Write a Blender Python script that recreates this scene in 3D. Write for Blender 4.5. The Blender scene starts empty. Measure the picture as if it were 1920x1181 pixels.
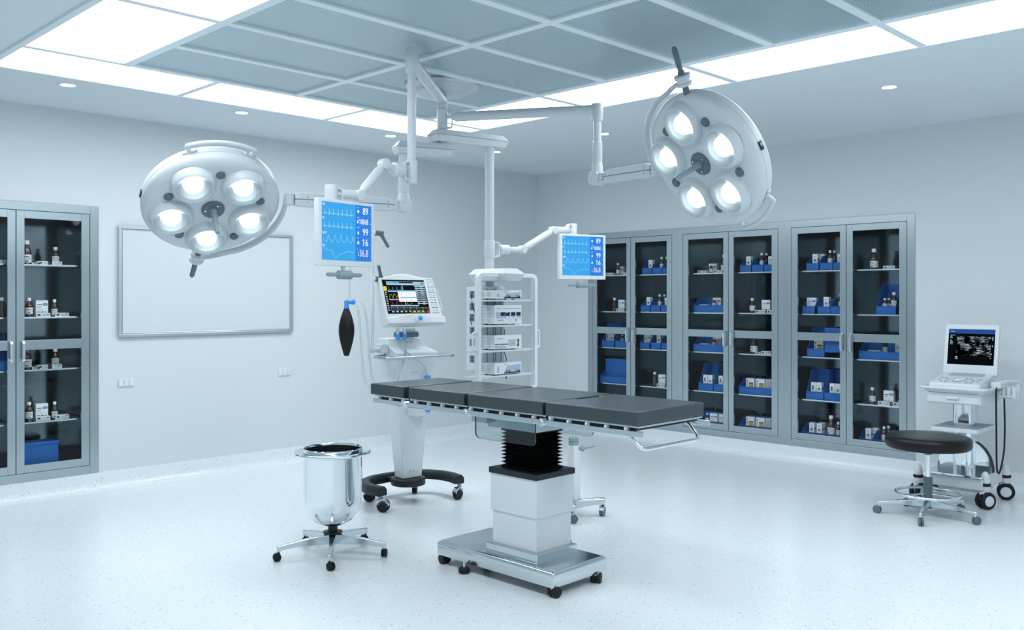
import bpy, math, random
from mathutils import Vector as V, Matrix as M
random.seed(7)
S = bpy.context.scene
COL = S.collection
PI = math.pi
# ------------------------------------------------------------------ materials
def nodes(name):
    m = bpy.data.materials.new(name); m.use_nodes = True
    nt = m.node_tree
    b = nt.nodes.get('Principled BSDF')
    return m, nt, b
def mat(name, col, rough=.4, metal=0, spec=.5, emit=None, es=0, coat=0, bump=None, sheen=0):
    m, nt, b = nodes(name)
    b.inputs['Base Color'].default_value = (*col, 1)
    b.inputs['Roughness'].default_value = rough
    b.inputs['Metallic'].default_value = metal
    b.inputs['Specular IOR Level'].default_value = spec
    b.inputs['Coat Weight'].default_value = coat; b.inputs['Coat Roughness'].default_value = .22
    if emit:
        b.inputs['Emission Color'].default_value = (*emit, 1)
        b.inputs['Emission Strength'].default_value = es
    if bump:
        sc, st, stretch = bump
        tc = nt.nodes.new('ShaderNodeTexCoord'); mp = nt.nodes.new('ShaderNodeMapping')
        mp.inputs['Scale'].default_value = stretch
        nz = nt.nodes.new('ShaderNodeTexNoise'); nz.inputs['Scale'].default_value = sc
        nz.inputs['Detail'].default_value = 3
        bp = nt.nodes.new('ShaderNodeBump'); bp.inputs['Strength'].default_value = st
        bp.inputs['Distance'].default_value = .002
        nt.links.new(tc.outputs['Object'], mp.inputs['Vector'])
        nt.links.new(mp.outputs['Vector'], nz.inputs['Vector'])
        nt.links.new(nz.outputs['Fac'], bp.inputs['Height'])
        nt.links.new(bp.outputs['Normal'], b.inputs['Normal'])
    return m
def emis(name, col, s):
    m, nt, b = nodes(name)
    e = nt.nodes.new('ShaderNodeEmission'); e.inputs[0].default_value = (*col, 1); e.inputs[1].default_value = s
    nt.links.new(e.outputs[0], nt.nodes['Material Output'].inputs[0]); nt.nodes.remove(b)
    return m
def pane_mat(name, tint, gloss_tint, haze=0, rough=.02, refl=1):
    m, nt, b = nodes(name); nt.nodes.remove(b)
    t = nt.nodes.new('ShaderNodeBsdfTransparent'); t.inputs[0].default_value = (*tint, 1)
    g = nt.nodes.new('ShaderNodeBsdfGlossy'); g.inputs['Color'].default_value = (*gloss_tint, 1); g.inputs['Roughness'].default_value = rough
    lw = nt.nodes.new('ShaderNodeFresnel')
    ge = nt.nodes.new('ShaderNodeNewGeometry'); io = nt.nodes.new('ShaderNodeMapRange'); io.inputs['To Min'].default_value = 1.45; io.inputs['To Max'].default_value = 1/1.45
    nt.links.new(ge.outputs['Backfacing'], io.inputs['Value']); nt.links.new(io.outputs[0], lw.inputs['IOR'])
    mx = nt.nodes.new('ShaderNodeMixShader')
    ml = nt.nodes.new('ShaderNodeMath'); ml.operation = 'MULTIPLY'; ml.inputs[1].default_value = refl; nt.links.new(lw.outputs[0], ml.inputs[0]); nt.links.new(ml.outputs[0], mx.inputs[0]); nt.links.new(t.outputs[0], mx.inputs[1]); nt.links.new(g.outputs[0], mx.inputs[2])
    out = mx
    if haze:
        tr = nt.nodes.new('ShaderNodeBsdfTranslucent'); tr.inputs[0].default_value = (.9, .95, .97, 1)
        m2 = nt.nodes.new('ShaderNodeMixShader'); m2.inputs[0].default_value = haze
        nt.links.new(mx.outputs[0], m2.inputs[1]); nt.links.new(tr.outputs[0], m2.inputs[2]); out = m2
    nt.links.new(out.outputs[0], nt.nodes['Material Output'].inputs[0])
    return m
def frost_mat(name):
    m, nt, b = nodes(name); nt.nodes.remove(b)
    r = nt.nodes.new('ShaderNodeBsdfRefraction'); r.inputs['Roughness'].default_value = .42; r.inputs['IOR'].default_value = 1.08; r.inputs['Color'].default_value = (.95, .985, 1, 1)
    t = nt.nodes.new('ShaderNodeBsdfTransparent'); t.inputs[0].default_value = (.93, .97, .98, 1)
    g = nt.nodes.new('ShaderNodeBsdfGlossy'); g.inputs['Roughness'].default_value = .12
    a = nt.nodes.new('ShaderNodeMixShader'); a.inputs[0].default_value = .38
    c = nt.nodes.new('ShaderNodeMixShader'); f = nt.nodes.new('ShaderNodeFresnel'); f.inputs['IOR'].default_value = 1.4
    L = nt.links.new
    L(r.outputs[0], a.inputs[1]); L(t.outputs[0], a.inputs[2]); L(f.outputs[0], c.inputs[0]); L(a.outputs[0], c.inputs[1]); L(g.outputs[0], c.inputs[2])
    tr = nt.nodes.new('ShaderNodeBsdfTranslucent'); tr.inputs[0].default_value = (.85, .93, .96, 1); d = nt.nodes.new('ShaderNodeMixShader'); d.inputs[0].default_value = .20
    L(c.outputs[0], d.inputs[1]); L(tr.outputs[0], d.inputs[2]); L(d.outputs[0], nt.nodes['Material Output'].inputs[0])
    return m
def floor_mat():
    m, nt, b = nodes('terrazzo_vinyl')
    L = nt.links.new
    tc = nt.nodes.new('ShaderNodeTexCoord')
    def layer(scale, lo, hi):
        v = nt.nodes.new('ShaderNodeTexVoronoi'); v.inputs['Scale'].default_value = scale
        L(tc.outputs['Object'], v.inputs['Vector'])
        s = nt.nodes.new('ShaderNodeSeparateColor'); L(v.outputs['Color'], s.inputs[0])
        r = nt.nodes.new('ShaderNodeMath'); r.operation = 'GREATER_THAN'; r.inputs[1].default_value = hi
        L(s.outputs[0], r.inputs[0])
        d = nt.nodes.new('ShaderNodeMath'); d.operation = 'LESS_THAN'; d.inputs[1].default_value = lo
        L(v.outputs['Distance'], d.inputs[0])
        mu = nt.nodes.new('ShaderNodeMath'); mu.operation = 'MULTIPLY'
        L(r.outputs[0], mu.inputs[0]); L(d.outputs[0], mu.inputs[1])
        return mu.outputs[0]
    nz = nt.nodes.new('ShaderNodeTexNoise'); nz.inputs['Scale'].default_value = 130; nz.inputs['Detail'].default_value = 2
    L(tc.outputs['Object'], nz.inputs['Vector'])
    cr = nt.nodes.new('ShaderNodeValToRGB')
    cr.color_ramp.elements[0].position = .33; cr.color_ramp.elements[0].color = (.74, .805, .84, 1)
    cr.color_ramp.elements[1].position = .6; cr.color_ramp.elements[1].color = (.81, .865, .895, 1)
    L(nz.outputs['Fac'], cr.inputs[0])
    prev = cr.outputs[0]
    for sc, lo, hi, c in ((62, .38, .95, (.52, .60, .64)), (115, .42, .89, (.64, .72, .76)), (90, .42, .85, (.88, .94, .96))):
        mx = nt.nodes.new('ShaderNodeMix'); mx.data_type = 'RGBA'
        L(layer(sc, lo, hi), mx.inputs[0]); L(prev, mx.inputs[6]); mx.inputs[7].default_value = (*c, 1)
        prev = mx.outputs[2]
    L(prev, b.inputs['Base Color'])
    b.inputs['Roughness'].default_value = .25
    b.inputs['Specular IOR Level'].default_value = .45
    return m
def perf_mat():
    m, nt, b = nodes('perforated_metal')
    L = nt.links.new
    tc = nt.nodes.new('ShaderNodeTexCoord'); sp = nt.nodes.new('ShaderNodeSeparateXYZ')
    L(tc.outputs['Object'], sp.inputs[0])
    sq = []
    for i in (0, 1):
        a = nt.nodes.new('ShaderNodeMath'); a.operation = 'MULTIPLY'; a.inputs[1].default_value = 2*PI/.0125
        L(sp.outputs[i], a.inputs[0])
        c = nt.nodes.new('ShaderNodeMath'); c.operation = 'COSINE'; L(a.outputs[0], c.inputs[0]); sq.append(c)
    ad = nt.nodes.new('ShaderNodeMath'); ad.operation = 'ADD'
    L(sq[0].outputs[0], ad.inputs[0]); L(sq[1].outputs[0], ad.inputs[1])
    gt = nt.nodes.new('ShaderNodeMath'); gt.operation = 'GREATER_THAN'; gt.inputs[1].default_value = .15
    L(ad.outputs[0], gt.inputs[0])
    mx = nt.nodes.new('ShaderNodeMix'); mx.data_type = 'RGBA'
    mx.inputs[6].default_value = (.66, .79, .85, 1); mx.inputs[7].default_value = (.16, .235, .275, 1)
    L(gt.outputs[0], mx.inputs[0]); L(mx.outputs[2], b.inputs['Base Color'])
    b.inputs['Roughness'].default_value = .33; b.inputs['Metallic'].default_value = .35
    return m
def sono_mat():
    m, nt, b = nodes('ultrasound_image')
    L = nt.links.new
    tc = nt.nodes.new('ShaderNodeTexCoord'); mp = nt.nodes.new('ShaderNodeMapping')
    mp.inputs['Scale'].default_value = (16, 16, 85)
    n = nt.nodes.new('ShaderNodeTexNoise'); n.inputs['Scale'].default_value = 1.9; n.inputs['Detail'].default_value = 7; n.inputs['Distortion'].default_value = .35
    cr = nt.nodes.new('ShaderNodeValToRGB')
    cr.color_ramp.elements[0].position = .45; cr.color_ramp.elements[0].color = (.001, .002, .003, 1)
    cr.color_ramp.elements[1].position = .80; cr.color_ramp.elements[1].color = (.62, .8, .88, 1)
    e = nt.nodes.new('ShaderNodeEmission'); e.inputs[1].default_value = 1.3
    L(tc.outputs['Object'], mp.inputs[0]); L(mp.outputs[0], n.inputs['Vector']); L(n.outputs['Fac'], cr.inputs[0])
    n2 = nt.nodes.new('ShaderNodeTexNoise'); n2.inputs['Scale'].default_value = 17; n2.inputs['Detail'].default_value = 2
    L(tc.outputs['Object'], n2.inputs['Vector'])
    r2 = nt.nodes.new('ShaderNodeMapRange'); r2.inputs['From Min'].default_value = .42; r2.inputs['From Max'].default_value = .62
    L(n2.outputs['Fac'], r2.inputs['Value']); mu = nt.nodes.new('ShaderNodeVectorMath'); mu.operation = 'SCALE'
    L(cr.outputs[0], mu.inputs[0]); L(r2.outputs[0], mu.inputs['Scale']); L(mu.outputs[0], e.inputs[0])
    L(e.outputs[0], nt.nodes['Material Output'].inputs[0]); nt.nodes.remove(b)
    return m
wallM = mat('wall_paint', (.665, .71, .732), .62, spec=.3)
ceilM = mat('ceiling_paint', (.73, .795, .84), .6, spec=.3)
floorM = floor_mat(); perfM = perf_mat()
tbarM = mat('ceiling_bar', (.80, .88, .92), .4)
polishM = mat('polished_steel', (.68, .74, .77), .14, 1)
steelM = mat('brushed_steel', (.47, .54, .57), .27, 1)
steelM.node_tree.nodes['Principled BSDF'].inputs['Anisotropic'].default_value = .7
steelM.node_tree.nodes['Principled BSDF'].inputs['Anisotropic Rotation'].default_value = 0
tg = steelM.node_tree.nodes.new('ShaderNodeTangent'); tg.direction_type = 'RADIAL'; tg.axis = 'Z'; steelM.node_tree.links.new(tg.outputs[0], steelM.node_tree.nodes['Principled BSDF'].inputs['Tangent'])
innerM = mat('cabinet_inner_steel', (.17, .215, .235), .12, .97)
chromeM = mat('chrome', (.80, .85, .88), .07, 1)
satinM = mat('satin_steel', (.66, .73, .77), .22, 1)
whiteM = mat('white_enamel', (.71, .76, .79), .32)
plastM = mat('white_plastic', (.68, .73, .755), .38)
boomM = mat('boom_enamel', (.60, .655, .69), .35)
seamM = mat('seam_grey', (.18, .24, .27), .5)
greyM = mat('grey_grip', (.10, .15, .175), .45)
lgreyM = mat('light_grey_plastic', (.25, .33, .37), .45)
blackM = mat('black_rubber', (.006, .008, .010), .5, spec=.3)
dkM = mat('charcoal_plastic', (.013, .019, .023), .42, spec=.35)
vinylM = mat('black_vinyl', (.004, .006, .007), .33, spec=.3)
matM = mat('grey_mattress_vinyl', (.026, .042, .050), .36, spec=.6, coat=.3, bump=(9, .08, (1, 2.5, 1)))
bagM = mat('black_rubber_bag', (.004, .005, .005), .36, spec=.3)
blueM = mat('blue_bin_plastic', (.010, .118, .41), .4, spec=.35)
blue2M = mat('blue_connector', (.05, .33, .83), .35)
amberM = mat('amber_glass', (.055, .030, .014), .1, spec=.6)
capM = mat('white_cap', (.82, .85, .86), .45)
paperM = mat('printed_white_card', (.80, .84, .86), .6)
inkM = mat('printed_black', (.02, .025, .03), .6)
inkblueM = mat('printed_blue', (.02, .10, .36), .6)
inkgreyM = mat('printed_grey', (.30, .36, .40), .6)
ochreM = mat('printed_ochre', (.55, .33, .06), .6)
redM = mat('printed_dark_red', (.22, .03, .04), .6)
paneM = pane_mat('cabinet_glass', (.985, .992, .994), (.9, .95, .97), refl=.3)
smokeM = pane_mat('smoked_acrylic', (.86, .90, .91), (.9, .95, .97))
edgeM = mat('acrylic_edge', (.03, .04, .045), .15)
hoseM = pane_mat('clear_hose', (.82, .88, .9), (.95, .98, 1), haze=.25, rough=.15)
lensM = frost_mat('lamp_glass')
dishM = mat('lamp_reflector', (.36, .47, .52), .3, .5)
LE = 8.0
panelE = emis('ceiling_diffuser_light', (.91, .967, 1.0), LE)
spotE = emis('downlight_light', (.95, .985, 1.0), 20)
bulbE = emis('surgical_bulb_light', (.95, .99, 1.0), 6.5)
scrA = emis('screen_blue', (.055, .40, .86), 1); scrB = emis('screen_deep_blue', (.030, .235, .80), 1)
scrC = emis('screen_line', (.42, .80, .98), 1); scrW = emis('screen_white', (.92, .97, 1), 1); scrL = emis('screen_divider', (.10, .40, .9), 1); scrP = emis('screen_pink', (.85, .72, .95), 1)
vK = emis('screen_black', (.008, .008, .012), 1); vG = emis('screen_pale_blue', (.38, .58, .70), 1); vY = emis('screen_yellow', (.85, .68, .03), 1)
vLime = emis('screen_lime', (.45, .55, .10), 1); vR = emis('screen_red', (.6, .05, .12), 1); vC = emis('screen_cyan', (.1, .45, .7), 1); vV = emis('screen_violet', (.10, .07, .16), 1)
sonoM = sono_mat(); sonoB = emis('screen_blue_band', (.02, .08, .30), 1); sonoK = emis('ultrasound_black', (.003, .004, .005), 1)
# ------------------------------------------------------------------ mesh builder
class MB:
    def __init__(s): s.v = []; s.f = []; s.m = []; s.T = None
    def add(s, vs, fs, mi=0):
        o = len(s.v)
        for p in vs:
            p = V(p)
            s.v.append(s.T @ p if s.T is not None else p)
        for f in fs: s.f.append([i+o for i in f]); s.m.append(mi)
        return s
    def box(s, x0, x1, y0, y1, z0, z1, mi=0):
        return s.hexa([(x0,y0,z0),(x1,y0,z0),(x1,y1,z0),(x0,y1,z0)], [(x0,y0,z1),(x1,y0,z1),(x1,y1,z1),(x0,y1,z1)], mi)
    def hexa(s, a, b, mi=0):            # two loops (bottom, top), joined and capped
        n = len(a)
        fs = [list(range(n-1, -1, -1)), list(range(n, 2*n))] + [[i, (i+1)%n, n+(i+1)%n, n+i] for i in range(n)]
        return s.add(list(a)+list(b), fs, mi)
    def loops(s, Ls, mi=0, cap=(True, True), closed=False, mis=None):
        n = len(Ls[0]); k = len(Ls); base = len(s.v)
        s.add([p for L in Ls for p in L], [], 0)
        for j in range(k if closed else k-1):
            q = (j+1) % k
            for i in range(n):
                s.f.append([base+j*n+i, base+j*n+(i+1)%n, base+q*n+(i+1)%n, base+q*n+i]); s.m.append(mis[j] if mis else mi)
        if not closed:
            if cap[0]: s.f.append([base+i for i in range(n-1, -1, -1)]); s.m.append(mis[0] if mis else mi)
            if cap[1]: s.f.append([base+(k-1)*n+i for i in range(n)]); s.m.append(mis[-1] if mis else mi)
        return s
    def cyl(s, p0, p1, r0, r1=None, n=24, mi=0, cap=(True, True)):
        p0, p1 = V(p0), V(p1); r1 = r0 if r1 is None else r1
        return s.loops([ring(p0, p1-p0, r0, n), ring(p1, p1-p0, r1, n)], mi, cap)
    def lathe(s, prof, o=(0,0,0), ax=(0,0,1), n=32, mi=0, cap=(True, True), mis=None):
        o, ax = V(o), V(ax).normalized()
        return s.loops([ring(o+ax*z, ax, max(r, 1e-4), n) for r, z in prof], mi, cap, mis=mis)
    def tube(s, pts, r, n=10, mi=0, closed=False):
        pts = [V(p) for p in pts]; k = len(pts); Ls = []
        rr = r if isinstance(r, (list, tuple)) else [r]*k
        prev = None
        for i, p in enumerate(pts):
            a = pts[i-1] if (i > 0 or closed) else p
            b = pts[(i+1) % k] if (i < k-1 or closed) else p
            t = (b-a).normalized()
            if prev is None:
                u = t.cross(V((0,0,1)))
                if u.length < .05: u = t.cross(V((1,0,0)))
            else:
                u = prev - t*prev.dot(t)
                if u.length < 1e-5: u = t.cross(V((1,0,0)))
            u.normalize(); prev = u; w = t.cross(u)
            Ls.append([p + (u*math.cos(2*PI*j/n) + w*math.sin(2*PI*j/n))*rr[i] for j in range(n)])
        return s.loops(Ls, mi, closed=closed)
    def prism(s, poly, f, a, b, mi=0):   # poly of 2-d points, f(u, v, h) -> 3-d
        return s.hexa([f(u, v, a) for u, v in poly], [f(u, v, b) for u, v in poly], mi)
    def quad(s, a, b, c, d, mi=0): return s.add([a, b, c, d], [[0,1,2,3]], mi)
    def rect(s, x0, x1, z0, z1, y, mi=0): return s.quad((x0,y,z0),(x1,y,z0),(x1,y,z1),(x0,y,z1), mi)
    def line(s, pts, w, y, mi=0):
        for (x0, z0), (x1, z1) in zip(pts, pts[1:]):
            d = V((x1-x0, z1-z0)); 
            if d.length < 1e-7: continue
            n = V((-d.y, d.x)).normalized()*w/2; d = d.normalized()*w*.3
            s.quad((x0-d.x-n.x,y,z0-d.y-n.y),(x1+d.x-n.x,y,z1+d.y-n.y),(x1+d.x+n.x,y,z1+d.y+n.y),(x0-d.x+n.x,y,z0-d.y+n.y), mi)
        return s
    def disc(s, x, z, r, y, mi=0, n=18): return s.add([(x+r*math.cos(2*PI*i/n), y, z+r*math.sin(2*PI*i/n)) for i in range(n)], [list(range(n))], mi)
    def text(s, t, x, z, h, y, mi=0, right=False, sx=1, wd=0, bold=0):
        cu = bpy.data.curves.new('t', 'FONT'); cu.body = t; cu.size = 1; cu.resolution_u = 3; cu.offset = bold
        ob = bpy.data.objects.new('t', cu); COL.objects.link(ob)
        dg = bpy.context.evaluated_depsgraph_get(); me = bpy.data.meshes.new_from_object(ob.evaluated_get(dg))
        k = h/.70
        if wd and len(me.vertices): xs_ = [p.co.x for p in me.vertices]; sx = wd/((max(xs_)-min(xs_))*k)
        vs = [(p.co.x*k*sx, p.co.y*k) for p in me.vertices]
        if vs:
            dx = -max(p[0] for p in vs) if right else -min(p[0] for p in vs)
            s.add([(x+dx+a, y, z+b) for a, b in vs], [list(p.vertices) for p in me.polygons], mi)
        bpy.data.objects.remove(ob); bpy.data.curves.remove(cu); bpy.data.meshes.remove(me)
        return s
    def obj(s, name, mats, parent=None, smooth=35, bevel=0, bseg=2):
        me = bpy.data.meshes.new(name)
        me.from_pydata([tuple(p) for p in s.v], [], s.f)
        mats = mats if isinstance(mats, (list, tuple)) else [mats]
        for m in mats: me.materials.append(m)
        for p, mi in zip(me.polygons, s.m): p.material_index = min(mi, len(mats)-1)
        if smooth:
            me.polygons.foreach_set('use_smooth', [True]*len(me.polygons))
            me.set_sharp_from_angle(angle=math.radians(smooth))
        me.update()
        o = bpy.data.objects.new(name, me); COL.objects.link(o)
        if parent is not None:
            o.parent = parent
            if parent.get('_w'): o.matrix_basis = parent_basis(parent).inverted()
        if bevel:
            md = o.modifiers.new('bevel', 'BEVEL'); md.width = bevel; md.segments = bseg; md.limit_method = 'ANGLE'; md.angle_limit = math.radians(40)
            md.harden_normals = False
        return o
def parent_basis(o): return M.Translation(o.location) @ o.rotation_euler.to_matrix().to_4x4()
def ring(c, ax, r, n=24):
    ax = V(ax).normalized(); u = ax.cross(V((0,0,1)))
    if u.length < .01: u = V((1,0,0))
    u.normalize(); w = ax.cross(u)
    return [V(c) + (u*math.cos(2*PI*i/n) + w*math.sin(2*PI*i/n))*r for i in range(n)]
def fillet(pts, r, k=6, closed=False):
    pts = [V(p) for p in pts]; out = []; n = len(pts)
    for i, p in enumerate(pts):
        if not closed and i in (0, n-1): out.append(p); continue
        a, b = pts[i-1]-p, pts[(i+1) % n]-p
        d = min(r, a.length*.49, b.length*.49); a = p+a.normalized()*d; b = p+b.normalized()*d
        for j in range(k+1):
            t = j/k; out.append(a*(1-t)**2 + p*2*t*(1-t) + b*t*t)
    return out
def rrect(x0, x1, z0, z1, r, k=5):
    return [(p.x, p.y) for p in fillet([(x0,z0,0),(x1,z0,0),(x1,z1,0),(x0,z1,0)], r, k, True)]
def thing(name, label, cat, loc=(0,0,0), rz=0, group=None, world=False):
    o = bpy.data.objects.new(name, None); COL.objects.link(o)
    o.location = loc; o.rotation_euler = (0,0,rz); o.empty_display_size = .05
    tag(o, label, cat, group)
    if world: o['_w'] = 1
    return o
def tag(o, label, cat, group=None):
    o['label'] = label; o['category'] = cat
    if group: o['group'] = group
    return o
def struct(o): o['kind'] = 'structure'; return o
def dup(o, parent=None):
    c = o.copy(); COL.objects.link(c)
    if parent is not None: c.parent = parent
    for ch in o.children: dup(ch, c)
    return c
def caster(parent, x, y, r, w, mats, stem=.02, ang=0, twin=True, hood=True, z=0, name='caster', fork=False, fat=False):
    """a castor whose wheel touches z; mats = (wheel, hood, stem)"""
    T = M.Translation((x, y, z)) @ M.Rotation(ang, 4, 'Z')
    b = MB(); b.T = T
    off = r*.45
    b.cyl((off,0,r*1.2), (off,0,2*r+stem), r*.34, n=14, mi=1)
    if hood:
        arc = [(math.cos(a)*r*1.08, math.sin(a)*r*1.08) for a in [math.radians(q) for q in range(20, 171, 15)]]
        k = .56 if fork else .20
        b.prism(arc+[(0, -r*.5 if fork else r*.25)], lambda u, v, h: (u, h, v+r), -w*k, w*k, 0)
    else:
        b.box(-r*.2, off+r*.3, -w*.16, w*.16, r*.8, 2*r*1.02, 0)
    o = b.obj(name, [mats[1], mats[2]], parent)
    for sgn in ((-1, 1) if twin else (0,)):
        wb = MB(); wb.T = T
        c = sgn*w*.30; hw = (w*.26 if fat else w*.19) if twin else w*.5
        wb.lathe([(r*.35, -hw-.001), (r*.62, -hw), (r*.9, -hw), (r, -hw*.5), (r, hw*.5), (r*.9, hw), (r*.62, hw), (r*.35, hw+.001)], (0, c, r), (0,1,0), 22, 0, mis=[1,1,0,0,0,0,1,1] if len(mats) > 3 else None)
        wb.obj('wheel', [mats[0], mats[3] if len(mats) > 3 else mats[0]], o)
    return o
# ------------------------------------------------------------------ the room
XW, YW, X0, Y0, ZC = 7.965, 7.449, -.8, -.95, 3.0
b = MB(); b.box(X0-.2, XW+.7, Y0-.2, YW+.7, -.1, 0); struct(b.obj('floor', floorM, smooth=0))
CX0, CX1, CY0, CY1 = 1.735, 5.425, .165, 6.33      # the lit field of the ceiling
b = MB()
for x0, x1, y0, y1 in ((X0,CX0,Y0,YW),(CX1,XW,Y0,YW),(CX0,CX1,Y0,CY0),(CX0,CX1,CY1,YW)): b.box(x0, x1, y0, y1, ZC, ZC+.12)
b.box(X0, XW, Y0, YW, ZC+.12, ZC+.2)
struct(b.obj('ceiling', ceilM, smooth=0))
CZ0, CZ1 = .146, 2.262                               # cabinet openings
b = MB(); lx0, lx1 = 1.641, 2.851
b.box(X0, lx0, YW, YW+.15, 0, ZC); b.box(lx1, XW+.15, YW, YW+.15, 0, ZC)
b.box(lx0, lx1, YW, YW+.15, 0, CZ0); b.box(lx0, lx1, YW, YW+.15, CZ1, ZC)
struct(b.obj('wall_left', wallM, smooth=0))
b = MB(); ry0, ry1 = 3.026, 6.656
b.box(XW, XW+.15, Y0, ry0, 0, ZC); b.box(XW, XW+.15, ry1, YW, 0, ZC)
b.box(XW, XW+.15, ry0, ry1, 0, CZ0); b.box(XW, XW+.15, ry0, ry1, CZ1, ZC)
struct(b.obj('wall_right', wallM, smooth=0))
b = MB(); b.box(X0-.15, X0, Y0-.15, YW+.15, 0, ZC); struct(b.obj('wall_rear', wallM, smooth=0))
b = MB(); b.box(X0, XW+.15, Y0-.15, Y0, 0, ZC); struct(b.obj('wall_front', wallM, smooth=0))
# coved skirting, the vinyl of the floor carried up the wall
def cove(name, f, a, c):
    prof = [(0,.146),(.004,.146),(.004,.10)] + [(.075-.071*math.cos(t), .075-.073*math.sin(t)) for t in [PI/2*i/8 for i in range(9)]] + [(.1,.001),(.1,0),(0,0)]
    b = MB(); b.hexa([f(u, z, a) for u, z in prof], [f(u, z, c) for u, z in prof]); struct(b.obj(name, floorM, smooth=40))
cove('baseboard_left', lambda u, z, t: (t, YW-u, z), X0, XW)
cove('baseboard_right', lambda u, z, t: (XW-u, t, z), Y0, YW)
# ceiling grid
XL = [1.765, 2.36, 3.578, 4.805, 5.41]; rows = [5.717-.6165*i for i in range(9)]
b = MB()
zb, zt = ZC-.012, ZC+.02
def bar(x0, x1, y0, y1): b.box(x0, x1, y0, y1, zb-(.0015 if y1-y0 > x1-x0 else 0), zt)
for x in (2.36, 4.805): bar(x-.03, x+.03, .745, 5.745)
bar(3.578-.028, 3.578+.028, .785, 5.69)
for i, y in enumerate(rows): bar(2.39, 4.775, y-.028, y+.028)
for y in (5.717, 4.484, 3.251, 2.018, .785): bar(1.765, 2.33, y-.028, y+.028); bar(4.835, 5.41, y-.028, y+.028)
for x in (2.98, 4.215): bar(x-.025, x+.025, 5.745, 6.30); bar(x-.025, x+.025, .19, .757)
struct(b.obj('trim_1', tbarM, smooth=0, bevel=.004))
b = MB()
for x0, x1, y0, y1 in ((CX0-.012,CX0+.03,CY0,CY1),(CX1-.016,CX1+.008,CY0,CY1),(CX0,CX1,CY1-.03,CY1+.006),(CX0,CX1,CY0-.006,CY0+.03)): b.box(x0, x1, y0, y1, ZC-.015, ZC+.02)
struct(b.obj('trim_2', tbarM, smooth=0, bevel=.003))
def light_panel(x0, x1, y0, y1, label):
    b = MB(); b.box(x0, x1, y0, y1, ZC+.004, ZC+.03)
    b.m[0] = 1
    tag(b.obj('troffer_light', [tbarM, panelE], smooth=0), label, 'ceiling light', 'lit panels of the ceiling ring')
LP = 'glowing white ceiling light panel '
for a, c, t in ((1.765,2.955,'in back strip, left end'),(3.005,4.19,'in back strip, middle one'),(4.24,5.41,'in back strip, right end near room corner')): light_panel(a, c, 5.745, 6.30, LP+t)
for i, (c, a) in enumerate(((5.689,4.512),(4.456,3.279),(3.223,2.046),(1.99,.813))):
    light_panel(1.765, 2.33, a, c, LP+('of left strip, large one behind left surgical lamp','of left strip, cut by top picture edge','of left strip beyond the top picture edge','of left strip beyond the top picture edge')[i])
    light_panel(4.835, 5.41, a, c, LP+('of right strip, above the long boom arm','of right strip, behind right surgical lamp handle','of right strip, between the lamp and downlight','of right strip, top right picture corner')[i])
for a, c in ((1.765,2.955),(3.005,4.19),(4.24,5.41)): light_panel(a, c, .19, .757, LP+'of the near strip, overhead outside the picture')
ORD = ['first','second','third','fourth','fifth','sixth','seventh','eighth']
for i in range(8):
    for j, (x0, x1) in enumerate(((2.39,3.55),(3.606,4.775))):
        b = MB(); b.box(x0, x1, rows[i+1]+.028, rows[i]-.028, ZC+.004, ZC+.02)
        tag(b.obj('perforated_panel', perfM, smooth=0), 'grey perforated metal ceiling panel, %s row from the left wall, %s column' % (ORD[i], ('left','right')[j]), 'ceiling panel', 'perforated ceiling panels')
for x, y, t in ((2.305,6.56,'leftmost of the row along the left wall'),(3.61,6.56,'second of the row along the left wall'),(5.07,6.545,'third of the row, beside the white boom pole'),(6.36,6.51,'near the room corner, behind the boom column'),(6.335,5.117,'right of the drop tube, above corner cabinets'),(6.326,2.58,'at upper right, right of the right lamp')):
    t0 = thing('downlight', 'small round recessed ceiling downlight '+t, 'downlight', (x, y, ZC), 0, 'recessed downlights')
    b = MB(); b.lathe([(.046,.002),(.046,-.006),(.052,-.009),(.066,-.004),(.068,.002)], n=28, cap=(False,False)); b.obj('trim_ring', whiteM, t0)
    b = MB(); b.lathe([(.046,.001),(.046,-.0035)], n=28); b.obj('diffuser', spotE, t0)
# whiteboard and switches on the left wall
t0 = thing('whiteboard', 'blank whiteboard in a thin aluminium frame on left wall', 'whiteboard', (3.804, YW, 1.22))
b = MB(); b.box(-.785, .785, -.018, 0, .015, .885); b.obj('writing_surface', mat('whiteboard_surface', (.64,.69,.72), .3), t0)
b = MB()
for x0, x1, z0, z1 in ((-.802,.802,.878,.90),(-.802,.802,0,.022),(-.802,-.78,.022,.878),(.78,.802,.022,.878)): b.box(x0, x1, -.03, 0, z0, z1)
for x0, x1, z0, z1 in ((-.79,.79,.868,.872),(-.79,.79,.029,.033),(-.773,-.769,.03,.87),(.769,.773,.03,.87)): b.box(x0, x1, -.022, -.01, z0, z1)
b.obj('frame', mat('aluminium', (.66,.73,.77), .3, 1), t0, smooth=0, bevel=.004)
for x, t in ((3.07,'left one, near the steel cabinet'),(4.53,'right one, behind breathing bag')):
    t0 = thing('light_switch', 'white triple rocker switch plate below the whiteboard, '+t, 'switch', (x, YW, .815), 0, 'triple wall switches')
    b = MB(); b.box(-.068, .068, -.007, 0, 0, .068); b.obj('plate', whiteM, t0, bevel=.002)
    for k in range(3):
        b = MB(); x0 = -.062+k*.0425; b.box(x0, x0+.039, -.014, -.006, .005, .063); b.obj('rocker', whiteM, t0, bevel=.003)
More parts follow.
